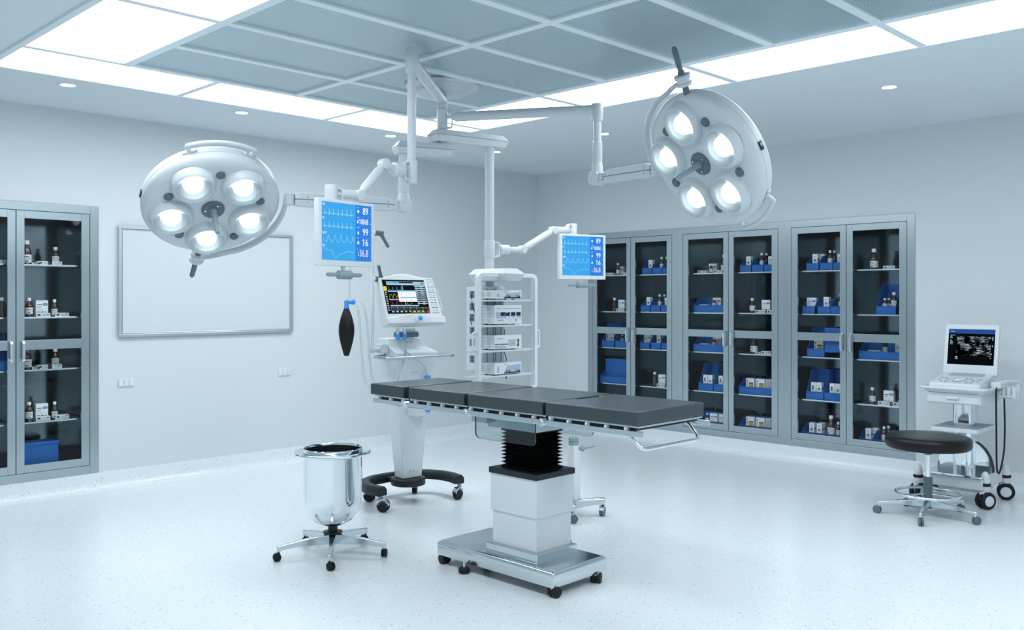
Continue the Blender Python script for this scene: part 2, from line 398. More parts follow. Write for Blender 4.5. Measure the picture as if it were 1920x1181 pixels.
# ------------------------------------------------------------------ wall cabinets
SH = {1: 1.793, 2: 1.390, 3: .988, 4: .588, 5: .206}
W = 1.21
def make_cabinet(label):
    t = thing('glass_door_cabinet', label, 'cabinet', (0,0,0), 0, 'stainless steel wall cabinets')
    z0, z1, w = .146, 2.262, .0665
    b = MB()
    b.box(0, w, -.006, .02, z0, z1); b.box(W-w, W, -.006, .02, z0, z1); b.box(w, W-w, -.006, .02, z0, .211); b.box(w, W-w, -.006, .02, 2.199, z1)
    b.obj('frame', steelM, t, smooth=0, bevel=.0015)
    b = MB()
    b.box(.07, .085, .02, .41, .19, 2.215); b.box(W-.085, W-.07, .02, .41, .19, 2.215); b.box(.592, .618, .03, .41, .2, 2.205)
    b.box(.085, W-.085, .40, .41, .2, 2.205); b.box(.085, W-.085, .02, .41, .19, .206); b.box(.085, W-.085, .02, .41, 2.205, 2.215)
    b.obj('carcass', innerM, t, smooth=0)
    for side in (0, 1):
        a, c = ((.0700, .6025), (.6075, W-.0700))[side]
        g0, g1 = ((.1335, .546), (.664, W-.1335))[side]
        b = MB()
        for x0, x1, p, q in ((a,g0,.2145,2.1955),(g1,c,.2145,2.1955),(g0,g1,.2145,.274),(g0,g1,1.144,1.217),(g0,g1,2.138,2.1955)): b.box(x0, x1, -.006, .016, p, q)
        d = b.obj('door', steelM, t, smooth=0, bevel=.0012)
        for p, q in ((.274,1.144),(1.217,2.138)):
            b = MB(); b.box(g0, g1, .003, .007, p, q); b.obj('glass_pane', paneM, d, smooth=0)
        hx = (.566, .650)[side]; sg = (-1, 1)[side]
        b = MB()
        path = [(hx,-.006,1.052),(hx+sg*.0,-.030,1.056),(hx+sg*.0,-.042,1.075),(hx,-.042,1.193),(hx,-.030,1.212),(hx,-.006,1.216)]
        b.loops([[V((p[0]-.0105, p[1], p[2])), V((p[0]+.0105, p[1], p[2])), V((p[0]+.0105, p[1]+q[0], p[2]+q[1])), V((p[0]-.0105, p[1]+q[0], p[2]+q[1]))] for p, q in zip(path, ((0,.006),(.004,.006),(.007,.003),(.007,-.003),(.004,-.006),(0,-.006)))])
        b.obj('handle', satinM, d, smooth=0, bevel=.0015)
        s0, s1 = ((.118, .575), (.635, W-.118))[side]
        for k in (1,2,3,4):
            b = MB(); b.box(s0, s1, .05, .395, SH[k]-.012, SH[k]); 
            for x in ((s0-.033 if side == 0 else s0-.017), (s1 if side == 1 else s1+.0)): b.box(x, x+(.033 if (x < .1 or x > 1) else .017), .08, .38, SH[k]-.014, SH[k]-.008, 1)
            b.obj('shelf', [satinM, blackM], t, smooth=0, bevel=.001)
    return t
cab0 = make_cabinet('steel wall cabinet with two glass doors, alone on left wall at picture edge')
cab0.location = (1.641, YW, 0)
CAB = {'L': cab0}
for k, y, lb in (('1', 6.656, 'steel wall cabinet with two glass doors, nearest the room corner, behind hanging monitor'),('2', 5.446, 'steel wall cabinet with two glass doors, middle of three on right wall'),('3', 4.236, 'steel wall cabinet with two glass doors, behind round stool, rightmost on right wall')):
    c = dup(cab0); c.location = (XW, y, 0); c.rotation_euler = (0,0,-PI/2); c['label'] = lb; CAB[k] = c
# ------------------------------------------------------------------ things kept in the cabinets
def bin_proto(w, h, lip, dep, name):
    t = .003; b = MB(); hw = w/2
    def side(x):     # profile of a side wall, sloping up from the front lip to the back
        return [(x,0,0),(x,dep,0),(x,dep,h),(x,dep*.45,h),(x,.02,lip+.012),(x,.004,lip),]
    for x in (-hw, hw-t): b.hexa(side(x), side(x+t))
    b.box(-hw, hw, dep-t, dep, 0, h); b.box(-hw, hw, 0, dep, 0, .05)
    b.hexa([(-hw,0,0),(hw,0,0),(hw,t,0),(-hw,t,0)], [(-hw,.004,lip),(hw,.004,lip),(hw,.007,lip),(-hw,.007,lip)])
    b.box(-hw-.002, hw+.002, -.003, .004, lip-.006, lip); b.box(-hw-.001, hw+.001, dep-.004, dep+.002, h-.006, h)
    return b.obj(name, blueM, None, smooth=0, bevel=.0015)
def bottle_proto(name, r, h, cone, label_z, plain=False):
    o = None
    zs = h*.5; nr = r*.42
    prof = [(r*.9,0),(r,.004),(r,zs*.96)]
    prof += [(r-(r-nr)*(t**1.35), zs+(h*.83-zs)*t) for t in (.12,.3,.5,.7,.88,1)] if cone else [(r*.97,h*.6),(r*.8,h*.68),(nr*1.15,h*.75),(nr*1.1,h*.84)]
    if not cone: prof[2] = (r, h*.56)
    b = MB(); b.lathe(prof, n=20); o = b.obj(name, amberM, None, smooth=50)
    b = MB(); b.lathe([(nr*1.32,h*.83),(nr*1.38,h*.845),(nr*1.38,h*.98),(nr*1.25,h)], n=20); b.obj('cap', capM, o)
    if not plain:
        z0, z1 = label_z; b = MB()
        n = 16; rr = r*1.012
        A = [-PI/2 + (i/(n-1)-.5)*3.6 for i in range(n)]
        vs = [(rr*math.cos(a), rr*math.sin(a), z) for z in (z0, z1) for a in A]
        b.add(vs, [[i,i+1,n+i+1,n+i] for i in range(n-1)])
        def strip(i0, i1, u0, u1, mi):
            k = 1.012
            za, zb2 = z0+(z1-z0)*u0, z0+(z1-z0)*u1
            b.add([(rr*k*math.cos(A[i]), rr*k*math.sin(A[i]), z) for z in (za, zb2) for i in range(i0, i1+1)], [[i,i+1,(i1-i0+1)+i+1,(i1-i0+1)+i] for i in range(i1-i0)], mi)
        strip(4, 9, .68, .78, 1); strip(4, 11, .5, .55, 2); strip(4, 10, .36, .41, 2); strip(5, 8, .1, .24, 1)
        b.obj('label', [paperM, inkM, inkgreyM], o)
    return o
def box_proto(name, w, h, d, art):
    b = MB(); b.box(-w/2, w/2, 0, d, 0, h); y = -.0006; q = -.0012
    R = lambda x0, x1, z0, z1, mi: b.rect(-w/2+x0*w, -w/2+x1*w, z0*h, z1*h, y, mi)
    if art == 'sq':
        R(.10,.52,.62,.68,1); R(.60,.94,.58,.76,2); b.rect(-w/2+.66*w, -w/2+.88*w, .655*h, .685*h, q, 0)
        R(.10,.46,.50,.54,3); R(.10,.42,.42,.455,3); R(.08,.62,.24,.265,3); R(.06,.36,.05,.10,1); R(.44,.62,.04,.11,1); R(.68,.92,.05,.09,1)
    elif art == 'dia':
        R(.28,.72,.72,.76,3); c = .42*h; s_ = .30*w
        b.add([(0,y,c-s_),(s_,y,c),(0,y,c+s_),(-s_,y,c)], [[0,1,2,3]], 1); s2 = s_*.42
        b.add([(0,q,c-s2),(s2,q,c),(0,q,c+s2),(-s2,q,c)], [[0,1,2,3]], 0); b.rect(-.14*w, .1*w, c+s2*.1, c+s2*.6, q*1.5, 4)
        R(.15,.35,.05,.11,1); R(.6,.82,.05,.11,1)
        b.quad((w/2+.0006,.01,h*.4),(w/2+.0006,d*.7,h*.4),(w/2+.0006,d*.7,h*.6),(w/2+.0006,.01,h*.6), 1)
    elif art == 'bar':
        R(.25,.55,.36,.74,1); R(.33,.38,.38,.72,0); R(.44,.47,.38,.72,0); R(.05,.95,.15,.185,4); R(.62,.9,.5,.54,3)
        R(.62,.85,.36,.40,3)
    elif art == 'yel':
        R(.36,.92,.12,.50,5); R(.36,.92,.50,.60,1); R(.08,.6,.86,.89,3); R(.08,.24,.70,.80,1); R(.10,.22,.52,.58,1); R(.10,.22,.40,.46,1); R(.10,.22,.28,.34,1)
    elif art == 'flat':
        R(.10,.30,.30,.72,1); R(.45,.62,.55,.66,3); R(.70,.92,.58,.76,2); R(.45,.85,.26,.36,3)
    elif art == 'thin': R(.2,.8,.2,.9,3)
    return b.obj(name, [paperM, inkM, inkblueM, inkgreyM, redM, ochreM], None, smooth=0, bevel=0)
def cube_proto():
    b = MB(); b.box(-.145, .145, 0, .15, 0, .205); o = b.obj('blue_storage_box', blueM, None, smooth=0, bevel=.006)
    b = MB(); b.box(-.149, .149, -.004, .154, .188, .214); b.obj('lid', blueM, o, smooth=0, bevel=.004)
    return o
PROTO = {'bs': bin_proto(.122,.142,.070,.22,'storage_bin'), 'bt': bin_proto(.172,.272,.076,.24,'storage_bin'), 'bw': bin_proto(.418,.148,.074,.22,'storage_bin'),
 'vial': bottle_proto('medicine_bottle',.021,.135,False,(.012,.060)), 'vials': bottle_proto('medicine_bottle',.0205,.092,False,(.010,.045)),
 'small': bottle_proto('medicine_bottle',.027,.146,False,(.022,.072)), 'big': bottle_proto('medicine_bottle',.035,.186,True,(.016,.076)), 'plain': bottle_proto('medicine_bottle',.027,.150,False,None,True),
 'sq': box_proto('medicine_box',.088,.098,.04,'sq'), 'dia': box_proto('medicine_box',.050,.105,.046,'dia'), 'bar': box_proto('medicine_box',.049,.105,.046,'bar'), 'yel': box_proto('medicine_box',.088,.100,.046,'yel'),
 'thin': box_proto('medicine_box',.019,.100,.07,'thin'), 'flat': box_proto('medicine_box',.104,.029,.05,'flat'), 'flats': box_proto('medicine_box',.054,.016,.05,'thin'), 'cube': cube_proto()}
PROTO['btb'] = PROTO['bt']; PROTO['sqt'] = PROTO['sq']
DESC = {'bs':('small blue open bin','bin'),'bt':('tall blue open bin','bin'),'btb':('dark blue bin turned around','bin'),'bw':('wide blue bin','bin'),'vial':('amber vial','bottle'),'vials':('short amber vial','bottle'),
 'small':('small amber bottle','bottle'),'big':('large amber bottle','bottle'),'plain':('unlabelled amber bottle','bottle'),'sq':('square white medicine box','box'),'sqt':('upright square white box','box'),'dia':('white diamond-marked box','box'),
 'bar':('white barcode box','box'),'yel':('white box with ochre patch','box'),'thin':('thin edge-on carton','box'),'flat':('flat white carton','box'),'flats':('tiny flat carton','box'),'cube':('closed blue storage box','box')}
GRP = {'bin':'blue storage bins in the cabinets','bottle':'amber bottles in the cabinets','box':'medicine boxes in the cabinets'}
CN = {'L':'left-wall cabinet','1':'corner cabinet','2':'middle cabinet','3':'stool-side cabinet'}
SN = {1:'top',2:'second',3:'third',4:'fourth',5:'bottom'}
ITEMS = '''Ll1 flat,0.517,0.11
Ll2 plain,0.552,0.11
Ll3 bt,0.497,0.07
Lr1 big,0.724,0.11 flats,0.780,0.11 flat,0.846,0.11 flat,0.920,0.11 small,0.952,0.17
Lr2 small,0.739,0.11 flat,0.834,0.11 sqt,0.827,0.11 vial,0.923,0.11 flat,0.973,0.11
Lr3 big,0.725,0.11 flats,0.780,0.11 flat,0.846,0.11 flat,0.920,0.11 small,0.951,0.17
Lr4 small,0.739,0.11 flat,0.834,0.11 sqt,0.827,0.11 vial,0.924,0.11 flat,0.974,0.11
Lr5 cube,0.805,0.12
1l1 flat,0.214,0.11 vial,0.324,0.11 sq,0.325,0.17 flat,0.426,0.11
1l2 plain,0.272,0.11 flat,0.368,0.11 sqt,0.384,0.11
1l3 bt,0.226,0.07 bt,0.418,0.07 bar,0.185,0.11 dia,0.243,0.11 vials,0.378,0.11
1l4 bw,0.325,0.07 cube,0.290,0.12
1l5 small,0.312,0.11 small,0.402,0.11
1r1 bs,0.763,0.07 bs,0.896,0.07 bs,1.027,0.07 dia,0.774,0.11 vial,0.908,0.11 vial,0.928,0.17
1r2 bs,0.744,0.07 bs,0.877,0.07 bs,1.010,0.07 dia,0.748,0.11 vial,0.883,0.11 vial,0.902,0.17 sq,1.006,0.11
1r3 bs,0.735,0.07 bs,0.881,0.07 bs,1.015,0.07 sq,0.733,0.11 dia,0.883,0.11
1r4 plain,0.822,0.11 flat,0.919,0.11 sqt,0.929,0.11
2l1 flat,0.223,0.11 vials,0.319,0.11 sq,0.314,0.17 flat,0.411,0.11 big,0.468,0.11
2l2 bw,0.355,0.07 flat,0.237,0.11 vials,0.347,0.11 sq,0.359,0.17
2l3 bw,0.355,0.07 flat,0.241,0.11 vials,0.347,0.11 sq,0.359,0.17
2l4 bt,0.293,0.07 bt,0.475,0.07 bar,0.256,0.11 dia,0.313,0.11 bar,0.439,0.11
2l5 bw,0.350,0.07 vials,0.269,0.11 sq,0.354,0.11 sq,0.463,0.11
2r1 bs,0.751,0.07 bs,0.885,0.07 bs,1.014,0.07 dia,0.753,0.11 vial,0.889,0.11 vial,0.907,0.17 sq,1.015,0.11
2r2 small,0.789,0.11 flat,0.888,0.11 sqt,0.948,0.11 flat,1.015,0.11
2r3 big,0.804,0.11 flats,0.861,0.11 flat,0.952,0.11
2r4 bw,0.885,0.07 yel,0.771,0.11 yel,0.885,0.11 thin,0.954,0.11 thin,0.982,0.11 thin,1.009,0.11
2r5 bw,0.885,0.07 yel,0.771,0.11 yel,0.885,0.11 thin,0.954,0.11 thin,0.982,0.11 thin,1.009,0.11
3l1 bs,0.243,0.07 bs,0.377,0.07 bs,0.507,0.07 dia,0.243,0.11 dia,0.281,0.17 vial,0.382,0.11 vial,0.396,0.17 sq,0.505,0.11
3l2 bs,0.203,0.07 bs,0.355,0.07 bs,0.483,0.07 sq,0.206,0.11 dia,0.353,0.11 vial,0.486,0.11
3l3 bt,0.275,0.07 yel,0.279,0.11 btb,0.455,0.20
3l4 bt,0.265,0.07 bt,0.444,0.07 bar,0.228,0.11 dia,0.283,0.11 bar,0.412,0.11 dia,0.467,0.11
3l5 bw,0.338,0.07 dia,0.210,0.11 dia,0.285,0.11 big,0.387,0.11 vial,0.462,0.11 dia,0.281,0.17
3r1 big,0.794,0.11 flat,0.941,0.11
3r2 bt,0.931,0.07 vials,0.893,0.11 vials,0.904,0.17 small,0.972,0.11
3r3 bw,0.895,0.07 flat,0.800,0.11 vial,0.893,0.11 sq,1.036,0.11
3r4 small,0.783,0.11 flat,0.894,0.11 sqt,0.935,0.11 flat,1.027,0.11 vials,1.008,0.17
3r5 bs,0.749,0.07 bs,0.879,0.07 bs,1.006,0.07 dia,0.750,0.11 dia,0.785,0.17 vial,0.885,0.11 vial,0.901,0.17'''
BR = {'vial':.021,'vials':.0205,'small':.027,'big':.035,'plain':.027}
used = set()
for line in ITEMS.strip().split('\n'):
    key, *toks = line.split()
    cab, door, sh = key[0], key[1], int(key[2])
    ent = [(t.split(',')[0], float(t.split(',')[1]), float(t.split(',')[2])) for t in toks]
    bins = [e for e in ent if e[0][0] == 'b' and e[0] != 'big' and e[0] != 'bar']
    for ei, (kd, x, y) in enumerate(ent):
        p = PROTO[kd]; o = p if kd not in used and kd not in ('sqt','btb') else dup(p)
        if kd in ('sqt','btb'): pass
        else: used.add(kd)
        z = SH[sh]
        isbin = (kd, x, y) in bins
        wid = {'bs':.07,'bt':.09,'bw':.215,'btb':.09}
        inb = (not isbin) and any(abs(x-q[1]) < wid[q[0]] for q in bins)
        if inb: z += .052; y += .012
        if kd in ('sqt',): z += .030; y += .006
        if kd == 'cube' and inb: z += 0
        c = CAB[cab]; loc = c.location; rz = c.rotation_euler.z
        yy = y + (BR.get(kd, 0))
        rot = rz
        off = V((x, yy, z)); off.rotate(M.Rotation(rz, 3, 'Z'))
        if kd == 'btb': rot += PI; off = V((x, yy+.1, z)); off.rotate(M.Rotation(rz, 3, 'Z'))
        o.location = loc + off; o.rotation_euler = (0,0,rot)
        same = sorted((e[1], q) for q, e in enumerate(ent) if e[0] == kd); n = len(same); i = [q for _, q in same].index(ei)
        pos = '' if n == 1 else ((('left','right') if n == 2 else ('left','centre','right') if n == 3 else ORD)[i] + ' ')
        d, cat = DESC[kd]
        if inb: d += ' in blue bin'
        if kd == 'sqt': d += ' on carton'
        tag(o, '%s%s, %s shelf, %s door of %s' % (pos, d, SN[sh], 'left' if door == 'l' else 'right', CN[cab]), cat, GRP[cat])
# ------------------------------------------------------------------ ceiling boom: hub
HX, HY = 4.118, 4.742
t0 = thing('boom_mount', 'white round ceiling flange and hub column carrying all the boom arms', 'ceiling mount', (4.12, 4.75, 3.0), world=True)
b = MB(); b.lathe([(.255,3.0),(.255,2.988),(.245,2.978),(.20,2.974),(.19,2.965),(.185,2.945),(.17,2.938),(0,2.936)], (4.13,4.757,0), n=56); b.obj('ceiling_flange', boomM, t0, bevel=0)
b = MB(); b.cyl((HX,HY,2.94),(HX,HY,2.83),.021); b.lathe([(.034,2.835),(.034,2.885),(.030,2.925),(.022,2.93)], (HX,HY,0), n=28); b.obj('column', boomM, t0)
b = MB(); b.lathe([(.030,2.69),(.037,2.695),(.038,2.708),(.037,2.712),(.037,2.80),(.038,2.804),(.038,2.828),(.034,2.833)], (HX,HY,0), n=32)
b.obj('hub', boomM, t0)
b = MB(); b.lathe([(.030,2.56),(.030,2.61)], (HX,HY,0), n=24); b.obj('coupler', boomM, t0)
def bracket(parent, x, y, z0, z1, dx, dy, out=.062, w=.018, inn=.02):
    """D shaped clamp handle standing off a round post"""
    d = V((dx, dy, 0)).normalized(); n = V((-d.y, d.x, 0)); c = V((x, y, 0))
    path = fillet([c+d*inn+V((0,0,z1)), c+d*out+V((0,0,z1)), c+d*out+V((0,0,z0)), c+d*inn+V((0,0,z0))], .018)
    b = MB(); Ls = []
    k = len(path)
    for i, p in enumerate(path):
        t = (path[min(i+1,k-1)]-path[max(i-1,0)]).normalized(); m = t.cross(n)
        Ls.append([p+n*w+m*.005, p-n*w+m*.005, p-n*w-m*.005, p+n*w-m*.005])
    b.loops(Ls); return b.obj('clamp_bracket', boomM, parent, smooth=40)
def boxarm(p, q, z0, zg, z1, w, e0, e1):
    """flat boom arm with two chamfered shells meeting in a groove"""
    p, q = V((*p,0)), V((*q,0)); d = (q-p).normalized(); n = V((-d.y, d.x, 0)); p = p-d*e0; q = q+d*e1
    def lp(i, wi, z): return [V((*(p+d*i-n*wi).xy, z)), V((*(q-d*i-n*wi).xy, z)), V((*(q-d*i+n*wi).xy, z)), V((*(p+d*i+n*wi).xy, z))]
    up = MB(); up.loops([lp(0, w, zg+.0015), lp(0, w, zg+.004), lp(.028, w*.66, z1)])
    lo = MB(); lo.loops([lp(.016, w*.82, z0), lp(0, w, zg-.004), lp(0, w, zg-.0015)]); g = MB(); g.loops([lp(.004, w*.95, zg-.003), lp(.004, w*.95, zg+.003)])
    return up, lo, g
def add_boxarm(parent, *a):
    up, lo, g = boxarm(*a)
    o = up.obj('arm_cover', boomM, parent, smooth=0, bevel=.004); lo.obj('arm_body', boomM, parent, smooth=0, bevel=.004); g.obj('seam', seamM, o, smooth=0)
def spring_arm(parent, A, B, hA=.046, hB=.044, w=.034):
    """sprung box arm from A to B, split by a groove"""
    A, B = V(A), V(B); d = (B-A).normalized(); n = d.cross(V((0,0,1))).normalized(); u = n.cross(d)
    for nm, s in (('arm_upper_shell', 1), ('arm_lower_shell', -1)):
        b = MB(); Ls = []
        for c, h, k in ((A+d*.075, .5*hA if s > 0 else .9*hA, .8), (A+d*.115, hA, 1), (B-d*.06, hB, 1), (B-d*.03, hB*.8, .85)):
            Ls.append([c+n*w*k+u*s*.0015, c-n*w*k+u*s*.0015, c-n*w*k*.9+u*s*h, c+n*w*k*.9+u*s*h])
        b.loops(Ls); b.obj(nm, boomM, parent, smooth=0, bevel=.004)
    b = MB(); b.loops([[A+d*.08+n*w*.97+u*.003, A+d*.08-n*w*.97+u*.003, A+d*.08-n*w*.97-u*.003, A+d*.08+n*w*.97-u*.003],[B-d*.04+n*w*.97+u*.003, B-d*.04-n*w*.97+u*.003, B-d*.04-n*w*.97-u*.003, B-d*.04+n*w*.97-u*.003]])
    for c in (.16, .86):
        for s in (1, -1):
            q = A+(B-A)*c+u*s*.016; b.cyl(q-n*(w+.0015), q+n*(w+.0015), .004, n=8)
    b.obj('seam', seamM, parent, smooth=0)
    b = MB(); b.cyl(A-n*.044, A+n*.044, .047, n=28); b.cyl(A-n*.046, A+n*.046, .030, n=28)
    b.loops([[A+d*.0+n*.03+u*.036, A-n*.03+u*.036, A-n*.03-u*.042, A+n*.03-u*.042],[A+d*.10+n*.028+u*.022, A+d*.10-n*.028+u*.022, A+d*.10-n*.028-u*.03, A+d*.10+n*.028-u*.03]])
    b.obj('elbow', boomM, parent, bevel=.003)
# ------------------------------------------------------------------ surgical lamps
def lamp(t, C, n, u, piv, yend, barA, barB, swA):
    """lamp head, local frame: z = light direction, x = towards the first lens"""
    C, n = V(C), V(n).normalized(); u = V(u); u = (u-n*u.dot(n)).normalized(); v = n.cross(u)
    R4 = M((u, v, n)).transposed().to_4x4(); T = M.Translation(C) @ R4
    P = lambda a, r, z=0: V((r*math.cos(math.radians(a)), -r*math.sin(math.radians(a)), z))
    def part(b, nm, mt, par, **k):
        b.v = [T @ p for p in b.v]; return b.obj(nm, mt, par, **k)
    b = MB(); b.lathe([(0,-.175),(.18,-.172),(.31,-.158),(.375,-.138),(.402,-.115),(.4065,-.10),(.4065,-.068),(.404,-.0665),(.404,-.064),(.4065,-.0625),(.4065,-.045),(.402,-.03),(.390,-.017),(.372,-.006),(.355,-.001),(.34,0),(0,0)], n=72)
    head = part(b, 'lamp_head', boomM, t)
    R = .2455
    for k in range(5):
        c = P(72*k, R)
        b = MB(); b.lathe([(.132,-.002),(.129,.004),(.127,.016),(.121,.032),(.114,.045),(.109,.050),(.105,.048),(.100,.036),(.082,.016),(.05,.006),(0,.004)], c, n=44, cap=(False,True), mis=[0,0,0,0,0,0,1,1,1,1,1])
        h = part(b, 'lens_housing', [boomM, dishM], head)
        b = MB(); b.lathe([(.054,.012),(.054,.017),(.040,.025),(0,.028)], c, n=28); part(b, 'bulb', bulbE, h)
        b = MB(); b.lathe([(.106,.046),(.095,.052),(.07,.058),(.035,.061),(0,.062)], c, n=40, cap=(False,True)); part(b, 'glass_lens', lensM, h)
        b = MB(); c = P(72*k+36, .282); b.lathe([(.027,-.002),(.027,.008),(.024,.012),(0,.012)], c, n=22); part(b, 'round_plug', greyM, head)
    b = MB(); b.lathe([(.068,-.002),(.068,.009),(.063,.014),(0,.014)], n=40); g = part(b, 'handle_plate', greyM, head)
    b = MB()
    for a in (60, 180, 300): b.lathe([(.006,.012),(.006,.018),(0,.019)], P(a, .046), n=10)
    part(b, 'screw', chromeM, g)
    b = MB(); prof = [(.022,.01),(.020,.03),(.0165,.05),(.0165,.185),(.014,.20),(0,.204)]
    n_ = 20; Ls = []
    for r, z in prof: Ls.append([V(((r*(1-.10*(i%2)))*math.cos(2*PI*i/n_), (r*(1-.10*(i%2)))*math.sin(2*PI*i/n_), z)) for i in range(n_)])
    b.loops(Ls); part(b, 'sterile_handle', lgreyM, head, smooth=20)
    # grab bar on the rim
    arc = [P(barA+(barB-barA)*i/14, .455, -.088) for i in range(15)]
    pts = [P(barA, .40, -.088), P(barA, .435, -.088)] + arc[0:] + [P(barB, .435, -.088), P(barB, .40, -.088)]
    b = MB(); b.tube(fillet(pts, .025), .0135, n=12)
    for a in (barA, barB):
        q = P(a, .409, -.088); dn = P(a+90, 1)
        b.hexa([q+dn*.045+V((0,0,-.013)), q-dn*.045+V((0,0,-.013)), q-dn*.045+V((0,0,.013)), q+dn*.045+V((0,0,.013))], [p+P(a,.007) for p in (q+dn*.04+V((0,0,-.010)), q-dn*.04+V((0,0,-.010)), q-dn*.04+V((0,0,.010)), q+dn*.04+V((0,0,.010)))])
    part(b, 'grab_bar', boomM, head)
    a = swA; q = P(a, .4068, -.075); dn = P(a+90, 1); z = V((0,0,1)); o_ = P(a, .006)
    b = MB(); b.hexa([q-dn*.024-z*.011, q+dn*.024-z*.011, q+dn*.024+z*.011, q-dn*.024+z*.011], [p+o_ for p in (q-dn*.024-z*.011, q+dn*.024-z*.011, q+dn*.024+z*.011, q-dn*.024+z*.011)], 0)
    q = q+o_; b.hexa([q-dn*.018-z*.007, q+dn*.002-z*.007, q+dn*.002+z*.007, q-dn*.018+z*.007], [p+o_*.5 for p in (q-dn*.018-z*.007, q+dn*.002-z*.007, q+dn*.002+z*.007, q-dn*.018+z*.007)], 1)
    part(b, 'rocker_switch', [dkM, lgreyM], head, smooth=0)
    # yoke arc, pivot collar and outer grip
    s = 1 if yend > piv else -1; k = 22
    Ls = []
    for i in range(k+1):
        f = i/k; a = piv+(yend-piv)*f; r = .475-.04*min(1, f*5)+.012*f
        c = P(a, r, -.045+.02*math.sin(PI*f)); ra = P(a, 1)
        Ls.append([c+ra*(.013*math.cos(q))+V((0,0,.030*math.sin(q))) for q in [2*PI*j/12 for j in range(12)]])
    b = MB(); b.loops(Ls); part(b, 'yoke', boomM, t, smooth=60)
    ra = P(piv, 1); c0 = P(piv, 0, -.045)
    b = MB(); b.lathe([(.040,.448),(.045,.452),(.045,.466),(.038,.470),(.038,.486),(.047,.492),(.047,.508),(.040,.512)], c0, ra, n=26); part(b, 'pivot_collar', boomM, t)
    b = MB(); b.cyl(c0+ra*.39, c0+ra*.455, .019, n=18); part(b, 'pivot_pin', greyM, t)
    b = MB(); Ls = []
    e1 = V((0,0,1)); e2 = ra.cross(e1)
    for r, z in ((.020,.51),(.021,.53),(.015,.535),(.017,.56),(.0165,.655),(.012,.668),(.002,.672)): Ls.append([c0+ra*z+(e1*math.cos(2*PI*i/18)+e2*math.sin(2*PI*i/18))*r*(1-.09*(i%2)) for i in range(18)])
    b.loops(Ls); part(b, 'aiming_grip', greyM, t, smooth=20)
    return T @ P(yend, .447, -.045), (T.to_3x3() @ P(yend, 1))
def joint(t, E, r=.032, hh=.038):
    b = MB(); b.cyl(V(E)-V((0,0,hh)), V(E)+V((0,0,hh)), r, n=22); b.obj('end_joint', boomM, t, bevel=.005)
E1x, E1y = 3.861, 4.842
t1 = thing('surgical_light', 'white round five-bulb surgical lamp on left, tilted down before the whiteboard', 'surgical light', (E1x,E1y,2.5), world=True, group='five-bulb surgical lamps')
add_boxarm(t1, (E1x,E1y), (HX,HY), 2.505, 2.548, 2.588, .066, .065, .062)
e, d = lamp(t1, (2.668,5.196,2.0755), (-.168,-.625,-.762), (-.731,-.44,.522), -142, -243, 10, 61, -50)
b = MB(); b.lathe([(.040,2.50),(.040,2.515),(.034,2.50),(.034,2.36),(.038,2.355),(.038,2.245),(.034,2.24)][1:], (E1x,E1y,0), n=28); b.obj('drop_tube', boomM, t1)
b = MB(); b.lathe([(.036,2.243),(.040,2.23),(.050,2.185),(.046,2.15),(.02,2.13)], (E1x,E1y,0), n=24); b.obj('elbow_cap', boomM, t1)
j1 = e+d*.022; spring_arm(t1, (E1x,E1y,2.158), j1, .042, .044); joint(t1, e+d*.02)
P2 = (4.662, 3.818)
t2 = thing('surgical_light', 'white round five-bulb surgical lamp on right, tilted sideways above the right cabinets', 'surgical light', (P2[0],P2[1],2.8), world=True, group='five-bulb surgical lamps')
e, d = lamp(t2, (4.4396,2.8769,2.298), (-.837,.242,-.491), (-.473,.132,.871), 9, -90, 133, 177, 88)
D = (V((*P2,0))-V((HX,HY,0))).normalized(); N0 = V((HX,HY,2.774))
b = MB(); b.lathe([(.012,.03),(.012,.07),(.022,.072),(.022,.085),(.030,.092),(.033,.10),(.033,.2),(.0335,1.05)], N0, D, n=28); b.obj('boom_tube', boomM, t2)
b = MB(); b.lathe([(.030,2.695),(.036,2.70),(.036,2.715),(.038,2.72),(.038,2.805),(.036,2.812),(0,2.813)], (*P2,0), n=30); b.obj('swivel_cap', boomM, t2)
b = MB(); b.lathe([(.0265,2.70),(.0265,2.565),(.033,2.56),(.033,2.43),(.030,2.425)], (*P2,0), n=28); b.obj('drop_tube', boomM, t2)
b = MB(); b.lathe([(.032,2.43),(.036,2.40),(.040,2.345),(.030,2.30)], (*P2,0), n=24); b.obj('elbow_cap', boomM, t2)
spring_arm(t2, (*P2,2.322), e+d*.01, .044, .044); joint(t2, e+d*.012)
bracket(t0, HX, HY, 2.705, 2.825, .75, -.66, .066)
